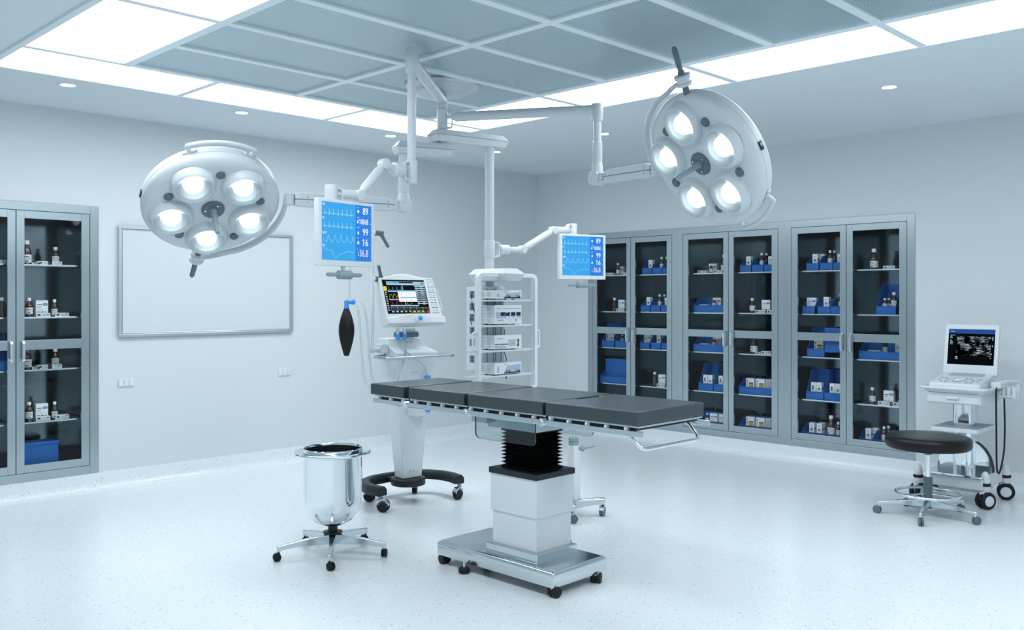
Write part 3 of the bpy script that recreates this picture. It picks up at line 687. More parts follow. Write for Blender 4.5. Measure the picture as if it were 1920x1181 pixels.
# ------------------------------------------------------------------ hanging patient monitors
def screen_art(T, W, H, par):
    """vital-signs picture, drawn in metres on the panel front, x right, z up, y = depth"""
    sw, sh = W*.888, H*.868; zc = H*.022
    X = lambda f: (f-.5)*sw
    Z = lambda f: zc+(.5-f)*sh
    y = -.0215
    def part(b, nm, mt):
        b.v = [T @ p for p in b.v]; return b.obj(nm, mt, par, smooth=0)
    b = MB(); b.rect(X(0), X(.67), Z(1), Z(0), y, 0); b.rect(X(.67), X(1), Z(1), Z(0), y, 1)
    for f in (.2, .38, .575, .765): b.rect(X(.685), X(1), Z(f)-.0005, Z(f)+.0005, y-.0004, 2)
    scr = part(b, 'screen', [scrA, scrB, scrL])
    def part2(b, nm, mt):
        b.v = [T @ p for p in b.v]; return b.obj(nm, mt, scr, smooth=0)
    y2 = y-.0008
    for z0, amp in ((.20,.09),(.42,.085)):
        pts = []
        for k in range(7):
            x0 = .025+k*.0865
            pts += [(x0,z0),(x0+.012,z0-.006),(x0+.02,z0+.004),(x0+.024,z0+.018),(x0+.028,z0-amp),(x0+.033,z0+.02),(x0+.040,z0),(x0+.055,z0-.014),(x0+.066,z0)]
        pts += [(.63,z0)]
        b = MB(); b.line([(X(a), Z(c)) for a, c in pts], .0018, y2); part2(b, 'waveform', scrC)
    pts = []
    for k in range(5):
        x0 = .02+k*.123
        pts += [(x0,.65),(x0+.035,.675),(x0+.062,.69),(x0+.075,.68),(x0+.090,.61),(x0+.102,.565),(x0+.115,.60)]
    pts += [(.635,.67)]
    b = MB(); b.line([(X(a), Z(c)) for a, c in pts], .0018, y2); part2(b, 'waveform', scrC)
    b = MB(); b.line([(X(a), Z(c)) for a, c in ((.02,.80),(.05,.80),(.09,.825),(.19,.845),(.21,.88),(.24,.955),(.265,.965),(.31,.93),(.37,.88),(.45,.865),(.53,.835),(.58,.85),(.635,.855))], .0018, y2); part2(b, 'waveform', scrC)
    b = MB()
    for s_, f in (('HR',.065),('PS',.30),('SpO2',.55),('RR',.77)): b.text(s_, X(.01), Z(f), .0115, y2, sx=.8, bold=.012)
    for s_, f in (('HR',.058),('NIBP',.232),('SpO2',.41),('RR',.60),('T',.80)): b.text(s_, X(.70), Z(f), .0058, y2)
    for s_, f in (('bpm',.145),('mmHg',.325),('%',.53),('rpm',.715)): b.text(s_, X(.995), Z(f), .0052, y2, right=True, sx=.8)
    part2(b, 'caption', scrW)
    for s_, f, h, wd in (('89',.160,.0365,.041),('108/68',.338,.0285,.063),('99',.535,.037,.041),('16',.722,.037,.037),('36.8',.915,.0365,.065)):
        b = MB(); b.text(s_, X(.930), Z(f), h, y2, right=True, wd=wd, bold=.012)
        if s_[0] == '1': b.line([(X(.930)-wd-.0055, Z(f)+h*.74), (X(.930)-wd+.0022, Z(f)+h*.95)], .0042, y2)
        part2(b, 'reading', scrP if s_ == '36.8' else scrW)
    b = MB(); r = .0052
    cx, cz = X(.722), Z(.115)
    b.disc(cx-r*.8, cz+r*.4, r, y2, n=12); b.disc(cx+r*.8, cz+r*.4, r, y2-.0002, n=12); b.add([(cx-r*1.7,y2-.0003,cz+r*.1),(cx,y2-.0003,cz-r*2.1),(cx+r*1.7,y2-.0003,cz+r*.1)], [[0,1,2]])
    b.rect(X(.698), X(.725), Z(.325), Z(.285), y2); b.rect(X(.708), X(.725), Z(.285), Z(.262), y2)
    b.disc(X(.722), Z(.505), .0062, y2, n=14); b.add([(X(.722)-.0058,y2,Z(.497)),(X(.722)+.0058,y2,Z(.497)),(X(.722),y2,Z(.448))], [[0,1,2]])
    b.line([(X(.705),Z(.70)),(X(.708),Z(.66)),(X(.718),Z(.645)),(X(.718),Z(.69))], .003, y2); b.line([(X(.74),Z(.70)),(X(.737),Z(.66)),(X(.727),Z(.645)),(X(.727),Z(.69))], .003, y2)
    b.line([(X(.722),Z(.89)),(X(.722),Z(.83))], .0022, y2); b.disc(X(.722), Z(.895), .0028, y2, n=10)
    part2(b, 'icon', scrW)
def panel(t, cx, cy, z0, z1, W, rz):
    H = z1-z0
    T = M.Translation((cx, cy, (z0+z1)/2)) @ M.Rotation(rz, 4, 'Z')
    b = MB(); b.prism(rrect(-W/2, W/2, -H/2, H/2, .004), lambda u, v, h: (u, h, v), -.02, .012); b.v = [T @ p for p in b.v]
    h = b.obj('monitor_housing', plastM, t, smooth=30, bevel=.002)
    b = MB(); b.prism(rrect(-W*.42, W*.42, -H*.4, H*.4, .02), lambda u, v, h: (u, h, v), .012, .034); b.v = [T @ p for p in b.v]; b.obj('rear_cover', plastM, h, bevel=.004)
    screen_art(T, W, H, h)
    b = MB(); b.tube(fillet([(.0,.02,-H/2+.03),(.0,.006,-H/2-.02),(.0,.0,-H/2-.042)], .02), .013, n=12); b.v = [T @ p for p in b.v]; b.obj('handle_stem', plastM, h)
    zz = -H/2-.044
    b = MB(); b.lathe([(.018,-.046),(.024,-.042),(.024,.042),(.018,.046)], (0,0,zz), (1,0,0), n=24)
    b.lathe([(0,-.128),(.009,-.124),(.0115,-.115),(.0105,-.06),(.0105,.06),(.0115,.115),(.009,.124),(0,.128)], (0,0,zz), (1,0,0), n=16); b.v = [T @ p for p in b.v]; b.obj('positioning_handle', lgreyM, h)
    return T
def link_arm(t, A, B, r=.0255):
    A, B = V(A), V(B); d = (B-A).normalized()
    b = MB(); b.lathe([(.016,.02),(.019,.035),(.0235,.05),(r,.055),(r,(B-A).length-.055),(.0235,(B-A).length-.05),(.017,(B-A).length-.02)], A, d, n=24)
    b.obj('link_arm', boomM, t)
    n = d.cross(V((0,0,1))).normalized()
    for p in (A, B):
        b = MB(); b.cyl(p-n*.026, p+n*.026, .030, n=24); b.cyl(p-n*.028, p+n*.028, .020, n=24); b.obj('knuckle', boomM, t, bevel=.003)
PX, PY = 3.322, 4.093
t3 = thing('patient_monitor', 'left hanging blue vital-signs monitor on articulated white boom arm', 'monitor', (PX,PY,2.9), world=True, group='hanging vital-signs monitors')
A0, B0 = V((HX,HY,2.895)), V((PX,PY,2.895)); dd = (B0-A0).normalized()
b = MB(); b.lathe([(.030,-.01),(.033,.01),(.035,.3),(.036,(B0-A0).length)], A0, dd, n=30); b.obj('boom_tube', boomM, t3)
b = MB(); b.lathe([(.026,2.822),(.034,2.826),(.0345,2.838),(.037,2.842),(.037,2.94),(.0355,2.945),(.0355,2.962),(.031,2.967),(0,2.967)], (PX,PY,0), n=32); b.obj('swivel_cap', boomM, t3)
b = MB(); b.cyl((PX,PY,2.83),(PX,PY,2.32),.0255, n=28); b.obj('pole', boomM, t3)
b = MB(); b.lathe([(.028,2.192),(.032,2.196),(.032,2.208),(.0325,2.21),(.0325,2.310),(.032,2.312),(.032,2.322),(.028,2.326)], (PX,PY,0), n=30); b.obj('pole_clamp', boomM, t3)
bracket(t3, PX, PY, 2.21, 2.31, -1, 0, .06)
b = MB(); b.lathe([(.014,.055),(.014,.066),(.034,.070),(.041,.078),(.041,.128),(.036,.135),(.026,.137),(.024,.15)], (PX,PY,2.262), (-1,0,0), n=30); b.obj('rotary_joint', boomM, t3)
kA, kB = V((3.122,4.09,2.283)), V((2.952,4.09,2.093))
b = MB(); b.tube([(3.19,PY,2.264),(3.15,4.091,2.272),(3.122,4.09,2.283)], .020, n=14); b.obj('upper_knuckle_link', boomM, t3)
link_arm(t3, kA, kB)
b = MB(); b.lathe([(.020,0),(.024,.02),(.0255,.04),(.0255,.12),(.014,.125),(.012,.16)], kB, (-1,0,-.02), n=24); b.obj('lower_link', boomM, t3)
b = MB(); b.lathe([(.030,2.03),(.034,2.035),(.0345,2.118),(.033,2.12),(.033,2.13),(.03,2.134),(0,2.134)], (2.771,4.09,0), n=28); b.obj('mount_post', boomM, t3)
bracket(t3, 2.771, 4.09, 2.04, 2.12, 1, 0, .06)
panel(t3, 2.797, 4.006, 1.700, 2.044, .408, math.radians(10.2))
b = MB(); b.cyl((2.771,4.09,2.05),(2.771,4.09,1.86),.02, n=18); b.box(2.74,2.80,4.03,4.09,1.84,1.92); b.obj('panel_bracket', boomM, t3)
KX, KY = 4.497, 4.668
t5 = thing('patient_monitor', 'right hanging blue vital-signs monitor, clamped to the equipment column', 'monitor', (KX,KY,1.88), world=True, group='hanging vital-signs monitors')
b = MB(); b.lathe([(.033,1.812),(.0375,1.816),(.0375,1.828),(.0385,1.83),(.0385,1.928),(.0375,1.93),(.0375,1.942),(.033,1.946)], (KX,KY,0), n=30, cap=(False,False)); b.obj('pole_clamp', boomM, t5)
bracket(t5, KX, KY, 1.83, 1.93, 1, -.15, .076, inn=.03)
b = MB(); b.lathe([(.012,.07),(.012,.09),(.030,.092),(.034,.098),(.034,.185),(.030,.19),(.022,.20),(.018,.235)], (KX,KY,1.882), (1,0,.02), n=30); b.obj('rotary_joint', boomM, t5)
kA, kB = V((4.835,4.67,1.893)), V((5.175,4.672,2.052))
b = MB(); b.tube([(4.72,4.669,1.886),(4.78,4.669,1.889),(4.835,4.67,1.893)], .022, n=14); b.obj('lower_knuckle_link', boomM, t5)
link_arm(t5, kA, kB)
b = MB(); b.lathe([(.020,0),(.024,.02),(.028,.035),(.028,.15),(.014,.155),(.012,.20)], kB, (1,0,.06), n=24); b.obj('upper_link', boomM, t5)
b = MB(); b.lathe([(.030,2.0),(.034,2.005),(.034,2.11),(.030,2.116),(0,2.116)], (5.405,4.672,0), n=28); b.obj('mount_post', boomM, t5)
bracket(t5, 5.405, 4.672, 2.02, 2.105, -1, 0, .062)
panel(t5, 5.395, 4.575, 1.680, 2.026, .43, math.radians(-15))
b = MB(); b.cyl((5.405,4.672,2.01),(5.405,4.672,1.84),.02, n=18); b.box(5.375,5.435,4.60,4.672,1.82,1.90); b.obj('panel_bracket', boomM, t5)
# ------------------------------------------------------------------ equipment column with shelf rack
t4 = thing('equipment_rack', 'white shelf rack hanging from ceiling boom column, holding four devices', 'equipment rack', (KX,KY,2.6), world=True)
add_boxarm(t4, (HX,HY), (KX,KY), 2.603, 2.648, 2.688, .07, .085, .115)
b = MB(); b.lathe([(.044,2.612),(.042,2.60),(.036,2.575),(.0325,2.55),(.0325,1.60)], (KX,KY,0), n=32); b.obj('column', boomM, t4)
b = MB()
b.loops([[(4.355,4.365,1.652),(4.505,4.365,1.652),(4.56,4.72,1.652),(4.375,4.72,1.652)],[(4.335,4.345,1.70),(4.525,4.345,1.70),(4.575,4.74,1.70),(4.355,4.74,1.70)],[(4.37,4.385,1.738),(4.49,4.385,1.738),(4.55,4.715,1.738),(4.39,4.715,1.738)]])
b.obj('head_box', boomM, t4, smooth=0, bevel=.004)
fx0, fx1, fz0, fz1, fy0, fy1 = 4.148, 4.722, .88, 1.705, 4.41, 4.452
o_ = rrect(fx0, fx1, fz0, fz1, .055); i_ = rrect(fx0+.027, fx1-.027, fz0+.027, fz1-.027, .032)
b = MB(); b.loops([[V((u,fy0,v)) for u, v in o_],[V((u,fy1,v)) for u, v in o_],[V((u,fy1,v)) for u, v in i_],[V((u,fy0,v)) for u, v in i_]], closed=True); b.obj('loop_frame', whiteM, t4, smooth=40, bevel=.003)
for z in (1.523, 1.350, 1.178, 1.006):
    b = MB(); b.box(fx0+.02, fx1-.02, 4.435, 4.565, z-.012, z); b.obj('shelf', boomM, t4, smooth=0, bevel=.002)
b = MB(); b.box(4.36, 4.565, 4.59, 4.715, 1.02, 1.615, 0)
for x in (4.395, 4.455, 4.475, 4.53): b.box(x, x+.008, 4.5875, 4.591, 1.02, 1.60, 1)
b.obj('rear_profile', [boomM, seamM], t4, smooth=0, bevel=.002)
b = MB(); b.box(4.335, 4.362, 4.60, 4.735, 1.03, 1.612)
sockM = mat('socket_blue_grey', (.15,.23,.31), .45)
sp = b.obj('socket_panel', whiteM, t4, smooth=0, bevel=.002)
for z in (1.56, 1.475, 1.40, 1.31, 1.225, 1.11):
    b = MB(); b.box(4.330, 4.336, 4.645, 4.695, z-.024, z+.024, 0); b.cyl((4.332,4.67,z+.010),(4.3285,4.67,z+.010),.006, n=12, mi=1); b.cyl((4.332,4.67,z-.011),(4.3285,4.67,z-.011),.006, n=12, mi=1)
    b.obj('socket', [sockM, dkM], sp, smooth=30)
for pts in ([(4.31,4.66,1.56),(4.30,4.64,1.50),(4.31,4.60,1.38),(4.325,4.585,1.30)], [(4.31,4.67,1.40),(4.30,4.64,1.33),(4.31,4.60,1.24),(4.33,4.585,1.19)], [(4.62,4.66,1.34),(4.635,4.655,1.30),(4.64,4.66,1.24),(4.64,4.66,1.19)], [(4.62,4.66,1.17),(4.64,4.65,1.12),(4.65,4.65,1.08),(4.63,4.66,1.075),(4.62,4.66,1.12)], [(4.61,4.64,1.0),(4.625,4.63,.96),(4.64,4.64,.955),(4.645,4.65,.99)]):
    b = MB(); b.tube(fillet(pts, .05), .0032, n=8); b.obj('power_cable', dkM, t4)
for x, s, y in ((fx1, 1, 4.43), (fx0, -1, 4.43)):
    b = MB(); b.tube(fillet([(x-s*.01,y,1.305),(x+s*.036,y,1.305),(x+s*.036,y,1.186),(x-s*.01,y,1.186)], .018), .0075, n=10); b.obj('grab_handle', whiteM, t4)
b = MB(); b.cyl((4.385,4.402,1.725),(4.385,4.402,1.665),.009, n=14); b.lathe([(.009,1.672),(.015,1.668),(.015,1.656),(.008,1.65)], (4.385,4.402,0), n=14); b.obj('latch_pin', lgreyM, t4)
def device(z, h, face, label):
    t = thing('medical_device', label, 'medical device', (4.46, 4.446, z), 0, 'rack devices')
    w, d = .262, .125
    b = MB(); b.box(-w/2, w/2, .004, d, .008, h, 0)
    for k in range(2):
        for i in range(max(3, int(h/.012))):
            zz = .018+i*(h-.025)/max(3, int(h/.012)); b.box(-w/2-.0008, -w/2, .035+k*.06, .080+k*.06, zz, zz+.003, 1)
    b.obj('casing', [plastM, lgreyM], t, smooth=0, bevel=.003)
    b = MB(); b.box(-w/2-.002, w/2+.002, -.002, .006, .006, h+.002); f = b.obj('front_panel', plastM, t, smooth=0, bevel=.002)
    for x in (-.10, .08):
        for y_ in (.03, .11): b = MB(); b.cyl((x,y_,0),(x,y_,.009),.011, n=14); b.obj('foot', blackM, t)
    y = -.0026; pale = mat('panel_pale_blue', (.36,.47,.60), .5)
    b = MB()
    if face == 'a':
        b.quad((-.04,y,.016),(.122,y,.016),(.122,y,h-.012),(-.01,y,h-.020), 0); b.rect(-.04,.122,.010,.018,y-.0004,1)
        for x in (-.02, .075): b.box(x, x+.016, y-.007, y, .018, .034, 2); b.box(x+.02, x+.034, y-.004, y, .018, .028, 1)
        b.rect(-.104,-.09,.018,h-.022,y,3); b.rect(-.04,-.008,h-.013,h-.009,y,3); b.rect(.02,.09,h-.013,h-.010,y,4)
    elif face == 'b':
        b.rect(-.118,.124,.045,h-.045,y,0); b.rect(-.05,.122,h-.026,h-.018,y,0)
        for x in (-.074,-.028,.026,.080): b.rect(x, x+.042, .062, h-.047, y-.0004, 5)
        b.line([(-.108,.082),(-.108,.068),(-.09,.068)], .003, y-.0008, 3); b.rect(-.112,-.062,h-.022,h-.016,y,3); b.rect(-.10,-.046,.028,.036,y,3)
        for x in (-.02,.015,.06): b.rect(x, x+.026, .049, .055, y-.0006, 4)
        b.disc(.016, .030, .0085, y-.0004, 3); b.disc(.016, .030, .005, y-.0008, 4); b.disc(.072, .030, .0085, y-.0004, 1); b.disc(.070, .030, .005, y-.0008, 4)
        for z_ in (.068,.078,.088): b.rect(.02,.026,z_,z_+.005,y-.0008,4)
        b.rect(-.02,-.008,.082,.087,y-.0008,4)
    else:
        b.rect(0,.075,.024,h-.030,y,6); b.rect(.02,.055,.042,.046,y-.0004,3); b.rect(-.128,0,.036,.042,y,1); b.rect(-.09,-.08,.034,.044,y-.0004,7); b.rect(-.06,-.05,.034,.044,y-.0004,8)
        b.quad((-.128,y,.010),(-.01,y,.010),(-.035,y,.030),(-.128,y,.030), 0); b.rect(-.105,-.05,h-.026,h-.020,y,3); b.rect(.03,.12,h-.016,h-.013,y,4)
        b.disc(.098,.062,.0105,y,1); b.disc(.098,.030,.0105,y,1); b.add([(.088,y-.0004,.056),(.108,y-.0004,.056),(.098,y-.0004,.044),],[[0,1,2]],1); b.add([(.088,y-.0004,.036),(.108,y-.0004,.036),(.098,y-.0004,.048)],[[0,1,2]],1)
        b.add([(.094,y-.0006,.060),(.102,y-.0006,.060),(.098,y-.0006,.066)],[[0,1,2]],4); b.add([(.094,y-.0006,.032),(.102,y-.0006,.032),(.098,y-.0006,.026)],[[0,1,2]],4)
    b.obj('control_panel', [pale, dkM, lgreyM, inkgreyM, paperM, mat('panel_display', (.006,.008,.03), .1), mat('panel_lcd', (.42,.5,.52), .3), mat('panel_amber', (.8,.45,.02), .4), mat('panel_blue', (.05,.2,.7), .4)], f, smooth=0)
device(1.523, .064, 'a', 'low white medical device on the top rack shelf')
device(1.350, .134, 'b', 'tallest white rack device with dark blue displays, second shelf')
device(1.178, .100, 'c', 'white rack device with grey square display, third shelf')
device(1.006, .082, 'a', 'white rack device on the lowest visible rack shelf')
# ------------------------------------------------------------------ operating table
t = thing('operating_table', 'grey-padded operating table on white pedestal with stainless base, centre of room', 'operating table', (3.66,3.5,0), world=True)
b = MB()
bx0, bx1, by0, by1 = 3.447, 3.885, 3.113, 4.018
Ls = [[V((x, y, z)) for x, y in rrect(bx0+i, bx1-i, by0+i, by1-i, .012, 4)] for i, z in ((.002,.052),(0,.055),(0,.118),(.004,.128),(.014,.134),(.022,.135))]
b.loops(Ls); b.obj('base', polishM, t, smooth=50)
b = MB(); b.box(3.497, 3.825, 3.272, 3.66, .134, .182); b.obj('plinth', polishM, t, smooth=0, bevel=.003)
b = MB(); b.box(3.522, 3.802, 3.300, 3.630, .18, .366); b.obj('lower_column', whiteM, t, smooth=0, bevel=.002)
b = MB(); b.box(3.514, 3.810, 3.291, 3.639, .364, .570); b.obj('upper_column', whiteM, t, smooth=0, bevel=.002)
b = MB(); b.box(3.506, 3.818, 3.283, 3.647, .568, .600); b.obj('column_cap', dkM, t, smooth=0, bevel=.003)
b = MB(); Ls = []; N = 11
for i in range(N*2+1):
    z = .60+(.815-.60)*i/(N*2); k = 0 if i % 2 else .022
    if i in (0, N*2): k = .004
    Ls.append([V((x, y, z)) for x, y in rrect(3.548+k, 3.776-k, 3.330+k, 3.600-k, .012, 3)])
b.loops(Ls); b.obj('bellows', vinylM, t, smooth=20)
b = MB(); b.box(3.54, 3.79, 3.32, 3.69, .815, .885); b.box(3.50, 3.82, 3.66, 3.78, .838, .89); b.obj('head_box', steelM, t, smooth=0, bevel=.003)
b = MB()
for y0, y1 in ((4.215,4.535),(3.700,4.200),(3.115,3.690),(2.535,3.100)): b.box(3.395, 3.925, y0, y1, .932, .942)
b.obj('support_plate', satinM, t, smooth=0, bevel=.002)
b = MB(); b.box(3.402, 3.918, 2.56, 4.52, .917, .9315); b.obj('gap_shade_slab', dkM, t, smooth=0)  # dark slab, widened to paint the shade in the gap above the side rails
for x in (3.372, 3.932):
    b = MB()
    for y0, y1 in ((4.232,4.53),(3.70,4.208),(3.135,3.67),(2.502,3.105)): b.box(x, x+.016, y0, y1, .893, .921)
    b.obj('side_rail', satinM, t, smooth=0, bevel=.003)
    y = 2.60
    while y < 4.52:
        b = MB(); b.box(x+.003, x+.045, y-.006, y+.006, .920, .934); y += .118; b.obj('rail_spacer', whiteM, t, smooth=0, bevel=.002)
    for y in (4.22, 3.685, 3.12):
        s = -1 if x < 3.6 else 1; c = x if s < 0 else x+.016
        b = MB(); b.cyl((c-s*.03,y,.907),(c+s*.010,y,.907),.021, n=26); b.cyl((c+s*.010,y,.907),(c+s*.013,y,.907),.013, n=20); b.obj('hinge_knob', chromeM, t, bevel=.0015)
names = ((4.246,4.567,.0,.030),(3.716,4.197,.02,.016),(3.128,3.685,.014,.006),(2.535,3.106,.006,0))
for k, (y0, y1, c1, c0) in enumerate(names):
    x0, x1 = 3.38, 3.94; r = .012
    b = MB()
    if k == 3: poly = [(x0,y0),(x1,y0),(x1,y1),(3.80,y1),(3.80,y1-.03),(3.60,y1-.03),(3.60,y1),(x0,y1)]
    else: poly = [(x0,y0),(x1,y0),(x1,y1),(x0,y1)]
    b.prism(poly, lambda u, v, h: (u, v, h), .942, 1.010)
    b.obj('mattress_section', matM, t, smooth=30, bevel=.007, bseg=3)
for x in (3.425, 3.893):
    b = MB(); b.prism(rrect(3.215, 3.665, .768, .915, .035), lambda u, v, h: (h, u, v), x-.004, x+.004)
    p = b.obj('acrylic_panel', smokeM, t, smooth=30)
    b = MB(); pts = [V((x, u, v)) for u, v in rrect(3.2145, 3.6655, .7675, .9155, .0355)]; q = [V((x, 3.44+(p_.y-3.44)*.985, .842+(p_.z-.842)*.955)) for p_ in pts]
    Lo = [[p_+V((-.0045,0,0)) for p_ in pts],[p_+V((.0045,0,0)) for p_ in pts]]
    n_ = len(pts); b.add(Lo[0]+Lo[1], [[i,(i+1)%n_,n_+(i+1)%n_,n_+i] for i in range(n_)]); b.obj('edge_band', edgeM, p, smooth=40)
b = MB(); b.tube(fillet([(3.41,2.62,.905),(3.41,2.60,.893),(3.415,2.535,.830),(3.905,2.535,.830),(3.91,2.60,.893),(3.91,2.62,.905)], .045), .0085, n=12); b.obj('end_handle', chromeM, t)
for x, y in ((3.478,3.132),(3.478,3.985),(3.815,3.132),(3.815,3.985)):
    b = MB(); b.cyl((x,y,.04),(x,y,.06),.022, n=20); b.obj('caster_boss', steelM, t)
    caster(t, x, y, .029, .05, (blackM, blackM, blackM), stem=-.01, ang=PI*.25+.5*x*y, hood=False, fat=True)
b = MB(); b.lathe([(.0,.004),(.028,.004),(.032,.008),(.032,.028),(.028,.032),(.006,.034),(.006,.06)], (3.43,3.765,0), n=26, mis=[0,0,0,0,0,1,1]); b.obj('levelling_foot', [blackM, whiteM], t)
b = MB(); b.lathe([(.0,.004),(.028,.004),(.032,.008),(.032,.028),(.028,.032),(.006,.034),(.006,.06)], (3.84,3.45,0), n=26, mis=[0,0,0,0,0,1,1]); b.obj('levelling_foot', [blackM, whiteM], t)
b = MB(); b.tube([(3.80,3.32,.205),(3.825,3.325,.20),(3.838,3.33,.175),(3.845,3.332,.15),(3.85,3.333,.136)], .0035, n=8); b.obj('power_cable', blackM, t)
# ------------------------------------------------------------------ kick bucket
KB = (3.126, 4.596)
t = thing('kick_bucket', 'polished steel kick bucket on five-legged wheeled base, left of operating table', 'bucket', (*KB,0), 0)
b = MB(); b.lathe([(.03,.178),(.07,.186),(.115,.212),(.148,.252),(.166,.30),(.172,.35),(.173,.615),(.176,.622),(.176,.638),(.171,.642),(.168,.636),(.1665,.60)], n=64, cap=(True,False)); b.obj('bucket_body', chromeM, t, smooth=50)
b = MB(); b.lathe([(.1655,.630),(.165,.35),(.158,.30),(.12,.225),(.05,.195),(0,.194)], n=48, cap=(False,True)); b.obj('liner', mat('dark_liner', (.016,.02,.023), .25), t)
b = MB(); b.lathe([(.175,.604),(.205,.602),(.212,.600),(.223,.604),(.227,.613),(.223,.622),(.214,.624),(.207,.618),(.175,.616)], n=64, cap=(False,False)); b.obj('carrier_ring', chromeM, t, smooth=60)
b = MB(); b.lathe([(.028,.118),(.028,.19),(.020,.192)], n=28); b.lathe([(.056,.132),(.058,.136),(.058,.140),(.030,.146)], n=36); b.obj('hub', dkM, t)
def star_leg(t, a, R, zi, zo, w0, w1, h0, h1, mt, wheel, r, stemm, stem=.012, name='leg'):
    d = V((math.cos(a), math.sin(a), 0)); n = V((-d.y, d.x, 0)); b = MB(); Ls = []
    for s, w, z, h in ((.018, w0, zi, h0),(R*.35, w0*.8, zi-(zi-zo)*.22, h0*.85),(R*.7, w1*1.25, zi-(zi-zo)*.62, h1*1.2),(R-.012, w1, zo, h1),(R+.012, w1*.9, zo-.002, h1*1.15)):
        c = d*s; Ls.append([c+n*w+V((0,0,z-h)), c-n*w+V((0,0,z-h)), c-n*w+V((0,0,z)), c+n*w+V((0,0,z))])
    b.loops(Ls); b.cyl(d*R+V((0,0,zo-.038)), d*R+V((0,0,zo-.004)), .0105, n=14)
    l = b.obj(name, mt, t, smooth=40, bevel=.003)
    caster_sub(l, d*R, r, wheel, stemm, a)
def caster_sub(l, p, r, wheel, stemm, a):
    T = M.Translation(p) @ M.Rotation(a*1.7+1.1, 4, 'Z'); b = MB(); b.T = T
    b.cyl((0,0,2*r-.004),(0,0,2*r+.03),.0065, n=10, mi=1)
    for s in (-1, 1): b.lathe([(.001,-.008),(r*.75,-.008),(r,-.005),(r,.004),(r*.8,.007),(.001,.007)], (-r*.45, s*.0095, r), (0,1,0), 22, 0)
    b.box(-r*.7, r*.2, -.0035, .0035, r*.4, 2*r*.98, 1)
    b.obj('caster', [wheel, stemm], l, smooth=40)
for k in range(5): star_leg(t, math.radians(160.3+72*k), .319, .128, .090, .021, .010, .058, .028, satinM, blackM, .024, dkM)
# ------------------------------------------------------------------ stool
t = thing('stool', 'round black padded stool with chrome foot ring, in front of ultrasound cart', 'stool', (6.629,2.430,0), 0)
b = MB(); b.lathe([(0,.474),(.20,.476),(.262,.480),(.276,.488),(.283,.504),(.284,.527),(.281,.547),(.272,.561),(.255,.568),(.15,.572),(0,.573)], n=72); b.obj('seat', vinylM, t, smooth=60)
b = MB(); b.lathe([(.145,.474),(.11,.468),(.06,.456),(.030,.452),(.028,.435)], n=36); b.obj('seat_plate', greyM, t)
b = MB(); b.lathe([(.0165,.43),(.0165,.22)], n=24); b.obj('gas_column', chromeM, t)
b = MB(); b.lathe([(.029,.275),(.030,.27),(.030,.06),(.022,.055)], n=28); b.obj('column_sleeve', greyM, t)
b = MB(); b.tube([(.212*math.cos(2*PI*i/56), .212*math.sin(2*PI*i/56), .160) for i in range(56)], .0105, n=12, closed=True)
for k in range(3):
    a = math.radians(30+120*k); b.cyl((.028*math.cos(a), .028*math.sin(a), .158), (.21*math.cos(a), .21*math.sin(a), .158), .007, n=10)
b.obj('foot_ring', chromeM, t, smooth=60)
for k in range(5): star_leg(t, math.radians(120+72*k), .323, .118, .088, .017, .009, .05, .020, satinM, greyM, .028, greyM)
# ------------------------------------------------------------------ anaesthesia ventilator
VX, VY, VR = 4.34, 5.39, math.radians(-6)
t = thing('anaesthesia_ventilator', 'white anaesthesia ventilator with tilted screen on dark horseshoe base, behind operating table', 'ventilator', (VX,VY,0), VR)
arc = []
cl = [(-.335,-.185),(-.352,-.06),(-.335,.06),(-.27,.165),(-.17,.225),(-.05,.245),(.07,.245),(.19,.225),(.28,.165),(.345,.06),(.362,-.06),(.345,-.185)]
pts = [V((x, y, 0)) for x, y in cl]; Ls = []
for i, p in enumerate(pts):
    q = (pts[min(i+1,len(pts)-1)]-pts[max(i-1,0)]).normalized(); n = V((-q.y, q.x, 0)); hw = .042
    Ls.append([p+n*hw+V((0,0,.118)), p+n*hw+V((0,0,.160)), p+n*hw*.55+V((0,0,.185)), p-n*hw*.55+V((0,0,.185)), p-n*hw+V((0,0,.160)), p-n*hw+V((0,0,.118))])
b = MB(); b.loops(Ls); b.box(-.06, .06, .03, .23, .125, .165)
b.obj('base', dkM, t, smooth=40, bevel=.006)
b = MB(); b.lathe([(.118,.130),(.128,.134),(.130,.140),(.130,.178),(.124,.186),(0,.187)], n=48); b.obj('base_disc', dkM, t)
for x, y, a in ((-.322,-.172,2.3),(.335,-.175,.3),(-.225,.187,2.6),(.20,.215,.9)):
    caster(t, x, y, .046, .034, (blackM, satinM, lgreyM), stem=.03, ang=a, fork=True, fat=True)
b = MB()
b.loops([[(-.082,-.056,.186),(.086,-.056,.186),(.086,.058,.186),(-.082,.058,.186)],[(-.125,-.075,.70),(.130,-.075,.70),(.130,.09,.70),(-.125,.09,.70)],[(-.165,-.095,1.04),(.172,-.095,1.04),(.172,.12,1.04),(-.165,.12,1.04)],[(-.18,-.12,1.10),(.19,-.12,1.10),(.19,.13,1.10),(-.18,.13,1.10)],[(-.18,-.12,1.13),(.19,-.12,1.13),(.19,.13,1.13),(-.18,.13,1.13)],[(-.19,-.04,1.17),(.135,-.04,1.17),(.135,.13,1.17),(-.19,.13,1.17)],[(-.19,.0,1.235),(.115,.0,1.235),(.115,.13,1.235),(-.19,.13,1.235)]])
b.obj('column', plastM, t, smooth=25, bevel=.008)
b = MB()
for x in (-.02,.01):
    for z, y in ((.24,-.060),(.98,-.094),(1.205,-.021)): b.cyl((x,y,z),(x,y-.004,z),.005, n=10)
b.obj('screw', lgreyM, t)
